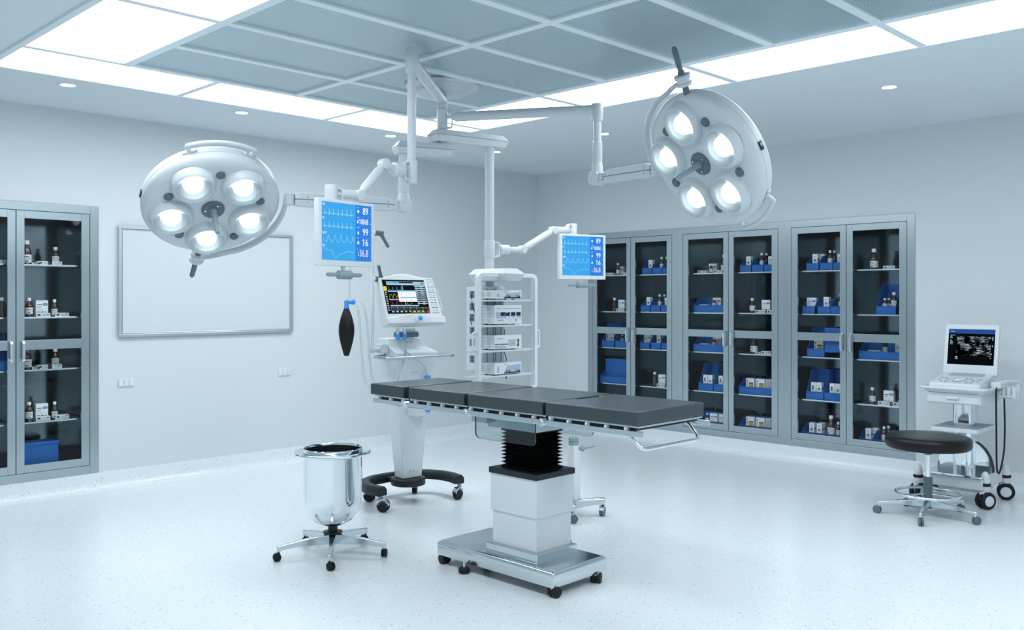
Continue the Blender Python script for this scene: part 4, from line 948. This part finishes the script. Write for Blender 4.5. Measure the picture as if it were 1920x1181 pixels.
b = MB(); b.tube(fillet([(-.17,.05,1.10),(-.275,.05,1.10),(-.29,-.19,1.10),(.30,-.19,1.10),(.285,.05,1.10),(.18,.05,1.10)],   .06, 8), .0135, n=12); b.obj('push_rail', steelM, t)
b = MB(); b.cyl((-.12,-.01,1.262),(.075,-.01,1.262),.022, n=20, mi=0); b.cyl((-.05,.03,1.285),(.06,.03,1.285),.035, n=20, mi=1); b.box(-.05,.05,.0,.08,1.22,1.26,1); b.obj('tilt_hinge', [greyM, plastM], t)
# monitor: tilted, local plane x right, z up, y into the back
Tm = M.Translation((-.022,-.142,1.334)) @ M.Rotation(math.radians(-20), 4, 'X')
def vp(b, nm, mt, par, **k):
    b.v = [Tm @ p for p in b.v]; return b.obj(nm, mt, par, **k)
b = MB(); prof = [(-.247,0),(.262,0),(.236,.345),(.13,.352),(.06,.366),(-.02,.378),(-.09,.372),(-.16,.356),(-.247,.345)]
front = [V((x, 0, z*1.085)) for x, z in prof]; back = [V((x*.92, .105, .02+z*1.01)) for x, z in prof]
b.loops([front, back]); hs = vp(b, 'monitor_housing', plastM, t, smooth=30, bevel=.006)
b = MB(); lip = [(-.247,.005),(.262,.005),(.258,.06),(.12,.066),(.04,.082),(-.05,.086),(-.12,.075),(-.20,.058),(-.247,.055)]
b.loops([[V((x, -.002, z)) for x, z in lip],[V((x, -.026, .004+z*.93)) for x, z in lip]]); vp(b, 'lower_bezel', plastM, hs, smooth=30, bevel=.006)
b = MB(); b.lathe([(.036,.0),(.036,.014),(.032,.018),(.018,.018)], (.02,-.024,.040), (0,-1,0), n=28); b.lathe([(.018,.016),(.017,.026),(.010,.030),(0,.031)], (.02,-.024,.040), (0,-1,0), n=24, mi=1); vp(b, 'rotary_knob', [plastM, blue2M], hs)
b = MB(); y = -.0015; sx0, sx1, sz0, sz1 = -.222, .148, .092, .358
X = lambda f: sx0+(sx1-sx0)*f
Z = lambda f: sz1-(sz1-sz0)*f
def R(x0, x1, z0, z1, mi, k=1): b.rect(X(x0), X(x1), Z(z1), Z(z0), y-.0006*k, mi)
b.rect(sx0, sx1, sz0, sz1, y, 0)
R(.09,1,.05,.12,1); R(.11,.25,.07,.11,6,2); R(.38,.72,.06,.10,0,2); R(.09,1,.12,.155,7); R(.72,1,.06,.17,1,2); R(.9,.99,.06,.09,3,3); R(.9,.97,.10,.13,0,3); R(.25,.36,.05,.115,6,3)
R(0,.075,.20,.33,2); R(.09,.72,.325,.36,7); R(.09,.34,.575,.60,7); R(.09,.76,.755,.785,7); R(.44,.455,.16,.33,7); R(.44,.455,.60,.755,7)
for i in range(9): R(.74,.985,.185+.063*i,.212+.063*i,7); R(.75,.79,.192+.063*i+.026,.206+.063*i+.026,(6,6,3,3,4,5,5,3,3)[i],2); R(.87,.93,.19+.063*i+.025,.207+.063*i+.025,(6,6,3,3,4,5,5,2,2)[i],2)
for i in range(9): R(.02,.055,.36+.065*i,.395+.065*i,3 if i % 2 else 7,1)
for f in (.825,.865,.905): R(.09,1,f,f+.004,7)
for i in range(6): R(.09+.15*i,.094+.15*i,.79,.905,7)
for i in range(8): R(.10+.1*i,.15+.1*i,.925,.965,(7,7,7,3,3,2,3,3)[i],2)
R(.56,.9,.955,.975,3,2); R(.93,1,.92,1,4); R(.31,.74,.315,.655,8,4); R(.31,.74,.315,.35,6,5); R(.34,.74,.52,.545,9,5)
for f in (.40,.45,.60): R(.34,.40,f,f+.012,7,5); R(.56,.62,f,f+.012,7,5)
def W_(pts, mi): b.line([(X(a), Z(c)) for a, c in pts], .0016, y-.0016, mi)
W_([(.10,.31),(.12,.31),(.125,.21),(.13,.30),(.20,.31),(.215,.21),(.225,.31),(.30,.31),(.315,.21),(.325,.31),(.40,.31),(.415,.21),(.42,.31)], 6)
W_([(.10,.56),(.12,.44),(.16,.44),(.18,.56),(.21,.43),(.25,.44),(.26,.56),(.30,.46)], 2)
W_([(.11,.745),(.13,.745),(.14,.63),(.16,.745),(.24,.745),(.255,.63),(.27,.745),(.34,.745),(.355,.63),(.37,.745)], 4)
W_([(.47,.72),(.52,.66),(.58,.64),(.61,.70),(.55,.735),(.47,.72)], 3)
vp(b, 'screen', [vK, vG, vY, vLime, vR, vV, vC, mat('screen_grey_blue', (.2,.3,.4), .4, emit=(.2,.3,.38), es=1), scrW, scrA], hs, smooth=0)
b = MB()
for i in range(7): b.rect(.168, .232-.0*i, .345-.0415*i-.0015, .345-.0415*i+.0015, y, 0)
b.rect(.165,.225,.360,.365,y,1)
def circ(x, z, r):
    n = 16; vs = [(x+q*math.cos(2*PI*i/n), y, z+q*math.sin(2*PI*i/n)) for q in (r, r*.82) for i in range(n)]; b.add(vs, [[i,(i+1)%n,n+(i+1)%n,n+i] for i in range(n)], 1)
for i in range(5): circ(.184, .3245-.0415*i, .0100)
circ(.216, .1585, .0100)
for i in range(4): b.add([(.208,y,.317-.0415*i),(.225,y,.317-.0415*i),(.2165,y,.333-.0415*i)], [[0,1,2]], 1)
b.add([(.180,y,.112),(.188,y,.112),(.184,y,.122)], [[0,1,2]], 0); b.add([(.208,y,.121),(.222,y,.121),(.215,y,.110)], [[0,1,2]], 0)
for x in (.19,.222): b.disc(x, .074, .003, -.0022, 1)
vp(b, 'keypad', [inkM, lgreyM], hs, smooth=0)
b = MB(); b.tube(fillet([(.232,.03,.290),(.270,.03,.287),(.285,.03,.135),(.245,.03,.128)], .015), .0068, n=10); vp(b, 'side_handle', plastM, hs)
for x in (-.155,-.095):
    b = MB(); b.lathe([(.010,1.315),(.012,1.31),(.012,1.27),(.009,1.265)], (x,-.10,0), n=14); b.lathe([(.0145,1.27),(.0155,1.262),(.0155,1.235),(.011,1.228)], (x,-.10,0), n=16, mi=1); b.obj('hose_connector', [satinM, blue2M], t)
for pts in ([(-.155,-.10,1.235),(-.150,-.105,1.185),(-.11,-.13,1.14),(.0,-.155,1.07),(.06,-.15,1.0),(.08,-.14,.94),(.085,-.135,.90)], [(-.095,-.10,1.235),(-.09,-.105,1.18),(-.105,-.13,1.13),(-.16,-.16,1.03),(-.20,-.17,.93),(-.215,-.16,.84),(-.15,-.12,.74)]):
    b = MB(); b.tube(fillet(pts, .05, 4), .0085, n=10); b.obj('breathing_hose', hoseM, t)
b = MB(); b.box(-.06, .10, -.20, -.075, .665, .735, 0); b.lathe([(.032,-.203),(.03,-.207),(0,-.208)], (.045,0,.72), (0,1,0), n=24, mi=1); b.obj('flow_sensor_box', [plastM, blue2M], t, smooth=30, bevel=.004)
b = MB(); b.lathe([(.018,.735),(.018,.93)], (.083,-.135,0), n=16); b.lathe([(.019,.93),(.026,.935),(.026,.952),(.018,.957)], (.083,-.135,0), n=16, mi=1); b.obj('sensor_port', [plastM, blue2M], t)
b = MB(); b.box(-.245, -.19, -.03, .06, 1.13, 1.195); b.cyl((-.30,.01,1.155),(-.24,.01,1.155),.017, n=16); b.cyl((-.315,.01,1.155),(-.285,.01,1.155),.022, n=16); b.obj('arm_socket', plastM, t, bevel=.004)
b = MB(); b.tube([(-.305,.01,1.15),(-.303,.01,1.70),(-.300,.01,2.0)], .0125, n=14); b.obj('arm_post', whiteM, t)
b = MB(); b.tube([(-.285,.01,2.01),(-.50,.015,2.01)], .0095, n=12); b.tube([(-.495,.015,2.02),(-.495,.015,1.50)], .013, n=14); b.obj('gantry_arm', whiteM, t)
for z, dx, dz, s in ((2.015,.05,-.105,1),(1.675,-.035,.10,-1)):
    b = MB(); b.cyl((-.31,.01,z),(-.235,.01,z),.017, n=16, mi=1); b.lathe([(.019,-.07),(.021,-.065),(.021,-.005),(.017,0)], (-.215,.01,z), (1,0,0), n=18)
    b.tube([(-.235,.0,z+dz*.1),(-.235+dx*.5,-.01,z+dz*.55),(-.235+dx,-.02,z+dz)], [.015,.012,.0125], n=12); b.obj('clamp_lever', [greyM, whiteM], t)
# breathing bag hanging from the gantry arm
o_ = M.Translation((VX,VY,0)) @ M.Rotation(VR, 4, 'Z'); bp = o_ @ V((-.515,.015,0))
t = thing('breathing_bag', 'black rubber breathing bag hanging by a blue elbow below left monitor', 'breathing bag', (bp.x,bp.y,1.12), 0)
b = MB(); N = 30; Ls = []
for r, z in ((.012,-.002),(.017,.0),(.022,.012),(.036,.06),(.051,.12),(.0575,.17),(.056,.215),(.044,.27),(.030,.31),(.020,.335),(.017,.35)):
    Ls.append([V((r*(1+.045*math.cos(6*2*PI*i/N))*math.cos(2*PI*i/N), r*(1+.045*math.cos(6*2*PI*i/N))*math.sin(2*PI*i/N), z)) for i in range(N)])
b.loops(Ls); b.obj('bag', bagM, t, smooth=70)
b = MB(); b.lathe([(.019,.338),(.020,.345),(.0165,.36),(.0165,.395),(.012,.40)], n=18); b.tube([(0,0,.385),(.03,0,.387),(.062,0,.387)], [.0165,.0165,.0155], n=14); b.lathe([(.017,.0),(.0195,.004),(.0195,.02),(.014,.024)], (.045,0,.387), (1,0,0), n=16); b.obj('elbow_connector', blue2M, t)
for k, pts in enumerate(([(.065,0,.388),(.11,-.01,.392),(.15,-.02,.345),(.165,-.03,.18),(.18,-.03,.0),(.20,-.03,-.17),(.26,-.03,-.26)], [(.06,0,.38),(.10,.02,.37),(.115,.01,.31),(.125,.0,.14),(.135,.0,-.02),(.15,0,-.16),(.20,.0,-.24)])):
    b = MB(); b.tube(fillet(pts, .09, 5), .009, n=10); b.obj('hose', hoseM, t)
# ------------------------------------------------------------------ low wheeled stand behind the table
t = thing('instrument_stand', 'white wheeled stand with grey clamp lever, half hidden behind operating table pedestal', 'instrument stand', (4.885,4.215,0), 0)
b = MB(); b.box(-.034, .034, -.034, .034, .11, .50); b.obj('square_post', whiteM, t, smooth=0, bevel=.006)
b = MB(); b.lathe([(.030,.498),(.037,.502),(.037,.522),(.033,.524),(.033,.528),(.037,.530),(.037,.548),(.030,.552)], n=28); b.obj('collar', lgreyM, t)
b = MB(); b.cyl((0,0,.54),(0,0,.745),.0125, n=20); b.obj('inner_post', satinM, t)
b = MB(); d = V((.78,-.62,0)); b.cyl(d*.030+V((0,0,.478)), d*.075+V((0,0,.472)), .020, .022, n=18); b.tube([d*.07+V((0,0,.474)), d*.10+V((0,0,.478)), d*.155+V((0,0,.488))], [.009,.008,.005], n=10); b.obj('clamp_lever', lgreyM, t)
b = MB(); b.lathe([(.0125,.745),(.022,.75),(.024,.762),(.018,.772),(0,.774)], n=20); b.obj('post_cap', lgreyM, t)
for x, y, a in ((.135,-.150,.4),(-.175,-.145,2.6),(.135,.14,.9),(-.175,.14,2.2)):
    d = V((x, y, 0)); l = d.length; d.normalize(); n = V((-d.y, d.x, 0)); b = MB(); Ls = []
    for s, z, h, w in ((.0,.112,.062,.026),(l*.4,.118,.05,.022),(l*.8,.125,.044,.021),(l+.02,.125,.044,.021)): Ls.append([d*s+n*w+V((0,0,z-h)), d*s-n*w+V((0,0,z-h)), d*s-n*w+V((0,0,z)), d*s+n*w+V((0,0,z))])
    b.loops(Ls); b.obj('leg', satinM, t, smooth=40, bevel=.008)
    caster(t, x, y, .034, .030, (greyM, satinM, lgreyM), stem=.022, ang=a, fork=True, fat=True)
# ------------------------------------------------------------------ ultrasound cart and unit
CX, CY = 7.36, 2.42
t = thing('ultrasound_cart', 'white wheeled cart with shallow drawer and chrome column, behind black stool', 'cart', (CX,CY,0), 0)
x0, x1 = -.27, .17
b = MB(); b.prism(rrect(-.285,.20,-.215,.215,.05), lambda u, v, h: (u, v, h), .835, .855); b.obj('worktop', plastM, t, smooth=30, bevel=.004)
b = MB(); b.box(-.265,.18,-.19,.19,.752,.836); w_ = b.obj('drawer_case', plastM, t, smooth=0, bevel=.004)
b = MB(); b.box(-.272,-.262,-.180,.180,.758,.830); d_ = b.obj('drawer', plastM, t, smooth=0, bevel=.003)
b = MB(); b.box(-.286,-.270,-.04,.045,.787,.808); b.obj('handle', whiteM, d_, smooth=0, bevel=.004)
b = MB(); b.tube(fillet([(.12,.225,.868),(-.31,.235,.868),(-.315,-.235,.868),(.18,-.235,.868)], .07, 7), .0105, n=10); b.obj('hand_rail', plastM, t)
b = MB(); b.prism(rrect(-.085,.085,-.075,.075,.045), lambda u, v, h: (u, v, h), .17, .76); b.obj('column', chromeM, t, smooth=40)
b = MB(); b.prism(rrect(-.262,.15,-.165,.165,.02), lambda u, v, h: (u, v, h), .542, .572); b.obj('shelf', plastM, t, smooth=30, bevel=.003)
b = MB(); b.prism(rrect(-.255,.145,-.16,.16,.015), lambda u, v, h: (u, v, h), .5705, .574); b.obj('shelf_mat', lgreyM, t, smooth=30)
b = MB(); b.box(-.27,.20,-.20,.20,.135,.225); b.box(-.13,.13,-.155,.155,.09,.136); b.obj('base', plastM, t, smooth=0, bevel=.01)
b = MB(); b.prism(rrect(-.29,.0,-.205,.205,.02), lambda u, v, h: (u, v, h), .225, .237); b.obj('foot_plate', chromeM, t, smooth=30)
A = [PI*i/20 for i in range(21)]
b = MB(); P0, P1 = [[V((x_, .195*math.cos(a), .235+.235*math.sin(a))) for a in A] for x_ in (-.035, .03)]; b.loops([P0, P1], 1, (False, False)); b.add(P0, [list(range(20, -1, -1))], 0); b.add(P1, [list(range(21))], 0); b.obj('arched_shield', [chromeM, blackM], t, smooth=30)
b = MB(); b.prism([(.06,.225),(.06,.44),(.10,.42),(.26,.26),(.26,.225)], lambda u, v, h: (u, h, v), -.06, .06); b.obj('rear_gusset', lgreyM, t, smooth=20, bevel=.004)
for x, y, a in ((-.216,-.206,2.6),(.235,-.211,1.9),(-.216,.27,2.9),(.235,.266,2.2)):
    b = MB(); b.lathe([(.030,.125),(.033,.13),(.033,.165),(.030,.168)], (x,y,0), n=20, mi=0); b.lathe([(.036,.168),(.037,.172),(.037,.184),(.034,.188)], (x,y,0), n=22, mi=1); b.lathe([(.030,.188),(.031,.21),(.026,.245),(.014,.268),(0,.272)], (x,y,0), n=22, mi=0); b.box(x-.03*0-.01, x+.01, min(y, y*.7), max(y, y*.7), .15, .165, 0)
    b.obj('caster_post', [plastM, blackM], t)
    caster(t, x, y, .062, .085, (blackM, blackM, plastM, plastM), stem=.004, ang=a, hood=(x < 0))
b = MB(); b.tube(fillet([(-.10,-.245,.875),(-.13,-.252,.84),(-.135,-.255,.60),(-.13,-.255,.36),(-.12,-.255,.27),(-.09,-.26,.24),(-.03,-.26,.30),(.03,-.26,.40),(.045,-.26,.58),(.045,-.255,.80)], .05, 5), .0062, n=10); b.obj('probe_cable', blackM, t)
b = MB(); b.box(-.10,.02,-.275,-.205,.872,.915); b.obj('probe_connector', plastM, t, bevel=.006)
b = MB(); b.box(.0,.16,-.33,-.225,.80,.815); b.box(.15,.16,-.33,-.225,.80,.90)
for y in (-.325,-.29,-.255): b.cyl((.03,y,.79),(.03,y,.875),.016, n=16); b.cyl((.10,y,.79),(.10,y,.875),.016, n=16)
b.obj('probe_holder', plastM, t, bevel=.002)
b = MB(); b.tube(fillet([(.06,-.20,.90),(.10,-.27,.915),(.16,-.33,.91),(.20,-.34,.87)], .04), .008, n=8); b.obj('side_cable', plastM, t)
t = thing('ultrasound_unit', 'open white laptop-style ultrasound unit with black scan screen, on the cart', 'ultrasound machine', (CX,CY,.855), 0)
b = MB(); b.loops([[V((x,y,0)) for x,y in rrect(-.265,.10,-.185,.185,.03)],[V((x,y,.028)) for x,y in rrect(-.265,.10,-.185,.185,.03)],[V((x,y,.046+(x+.265)*.17)) for x,y in rrect(-.255,.095,-.178,.178,.025)]]); b.obj('keyboard_body', plastM, t, smooth=30, bevel=.003)
kz = lambda x: .0468+(x+.265)*.17
b = MB(); b.quad((-.02,.12,kz(-.02)),(-.02,-.12,kz(-.02)),(.07,-.12,kz(.07)),(.07,.12,kz(.07)), 0); kb = b.obj('keyboard', lgreyM, t, smooth=0)
b = MB()
for i in range(4):
    for j in range(14):
        x, y = -.016+.022*i, -.115+.0165*j; b.hexa([(x,y,kz(x)),(x+.018,y,kz(x+.018)),(x+.018,y+.0135,kz(x+.018)),(x,y+.0135,kz(x))], [(x+.001,y+.001,kz(x)+.003),(x+.017,y+.001,kz(x+.017)+.003),(x+.017,y+.0125,kz(x+.017)+.003),(x+.001,y+.0125,kz(x+.001)+.003)])
o = b.obj('keys', mat('key_grey', (.42,.52,.57), .5), kb, smooth=0); o['kind'] = 'stuff'
b = MB()
for i in range(3):
    for j in range(10):
        if 3 < j < 7 and i < 2: continue
        x, y = -.215+.055*i, -.135+.03*j; b.cyl((x,y,kz(x)-.002),(x,y,kz(x)+.004),.007, n=10, mi=(i+j) % 3 == 0)
b.obj('control_buttons', [lgreyM, plastM], t)
b = MB(); x = -.165; b.lathe([(.04,-.002),(.04,.003),(.030,.005),(.027,.004),(.02,.014),(0,.018)], (x,.0,kz(x)), n=26); b.obj('trackball', whiteM, t)
Ts = M.Translation((.085,0,.075)) @ M.Rotation(math.radians(10), 4, 'Y') @ M.Rotation(-PI/2, 4, 'Z')
def us(b, nm, mt, par, **k):
    b.v = [Ts @ p for p in b.v]; return b.obj(nm, mt, par, **k)
b = MB(); b.prism(rrect(-.195,.195,.01,.405,.022), lambda u, v, h: (u, h, v), -.010, .018); ld = us(b, 'display_lid', plastM, t, smooth=30, bevel=.003)
b = MB(); y = -.0106; b.rect(-.168,.168,.092,.368,y,0); b.rect(-.168,.168,.333,.368,y-.0004,1); b.text('Name', -.152, .347, .008, y-.0009, 2)
for i, wv in enumerate((.036,.014,.018,0,.012,.02,.022,.02)):
    if wv: b.rect(-.155, -.155+wv, .318-.010*i, .322-.010*i, y-.0005, 3)
for x_, z_, s_ in ((.150,.285,.028),(.150,.235,.012),(.145,.175,.010),(.140,.145,.006)): b.rect(x_, x_+.006, z_, z_+s_, y-.0008, 3)
b.rect(-.112,-.09,.135,.139,y-.0006,3); b.rect(-.11,-.095,.144,.155,y-.0006,3)
us(b, 'screen', [sonoK, sonoB, scrW, vG], ld, smooth=0)
b = MB(); b.rect(-.105,.142,.158,.312,y-.0012); us(b, 'scan_image', sonoM, ld, smooth=0)
b = MB(); b.cyl((.09,-.12,.062),(.09,.12,.062),.014, n=14); b.obj('hinge', plastM, t)
b = MB()
for yy in (-.187,): b.box(.0,.05,yy-.003,yy+.002,.02,.05)
for x_ in (.0,.02,.04): b.cyl((x_,-.186,.035),(x_,-.191,.035),.006, n=10)
b.obj('side_ports', dkM, t)
# ------------------------------------------------------------------ camera, light, colour
cam = bpy.data.cameras.new('camera'); co = bpy.data.objects.new('camera', cam); COL.objects.link(co)
cam.sensor_width = 36; cam.lens = 36*1709.3/1920; cam.shift_y = -30.5/1920; cam.clip_start = .02; cam.clip_end = 60
co.location = (0,0,1.53); co.rotation_euler = (PI/2, 0, math.radians(44.66-90)); S.camera = co
w = bpy.data.worlds.new('world'); S.world = w; w.use_nodes = True
w.node_tree.nodes['Background'].inputs[0].default_value = (.55,.7,.78,1); w.node_tree.nodes['Background'].inputs[1].default_value = 0
S.view_settings.view_transform = 'Standard'; S.view_settings.look = 'None'; S.view_settings.gamma = 1; S.view_settings.exposure = 0.0
S.view_settings.use_curve_mapping = False
S.cycles.use_denoising = True
S.cycles.max_bounces = 12; S.cycles.diffuse_bounces = 5; S.cycles.glossy_bounces = 6; S.cycles.transparent_max_bounces = 16
S.cycles.caustics_reflective = False; S.cycles.caustics_refractive = False; S.cycles.sample_clamp_indirect = 6
for o in list(bpy.data.objects):
    if '_w' in o: del o['_w']
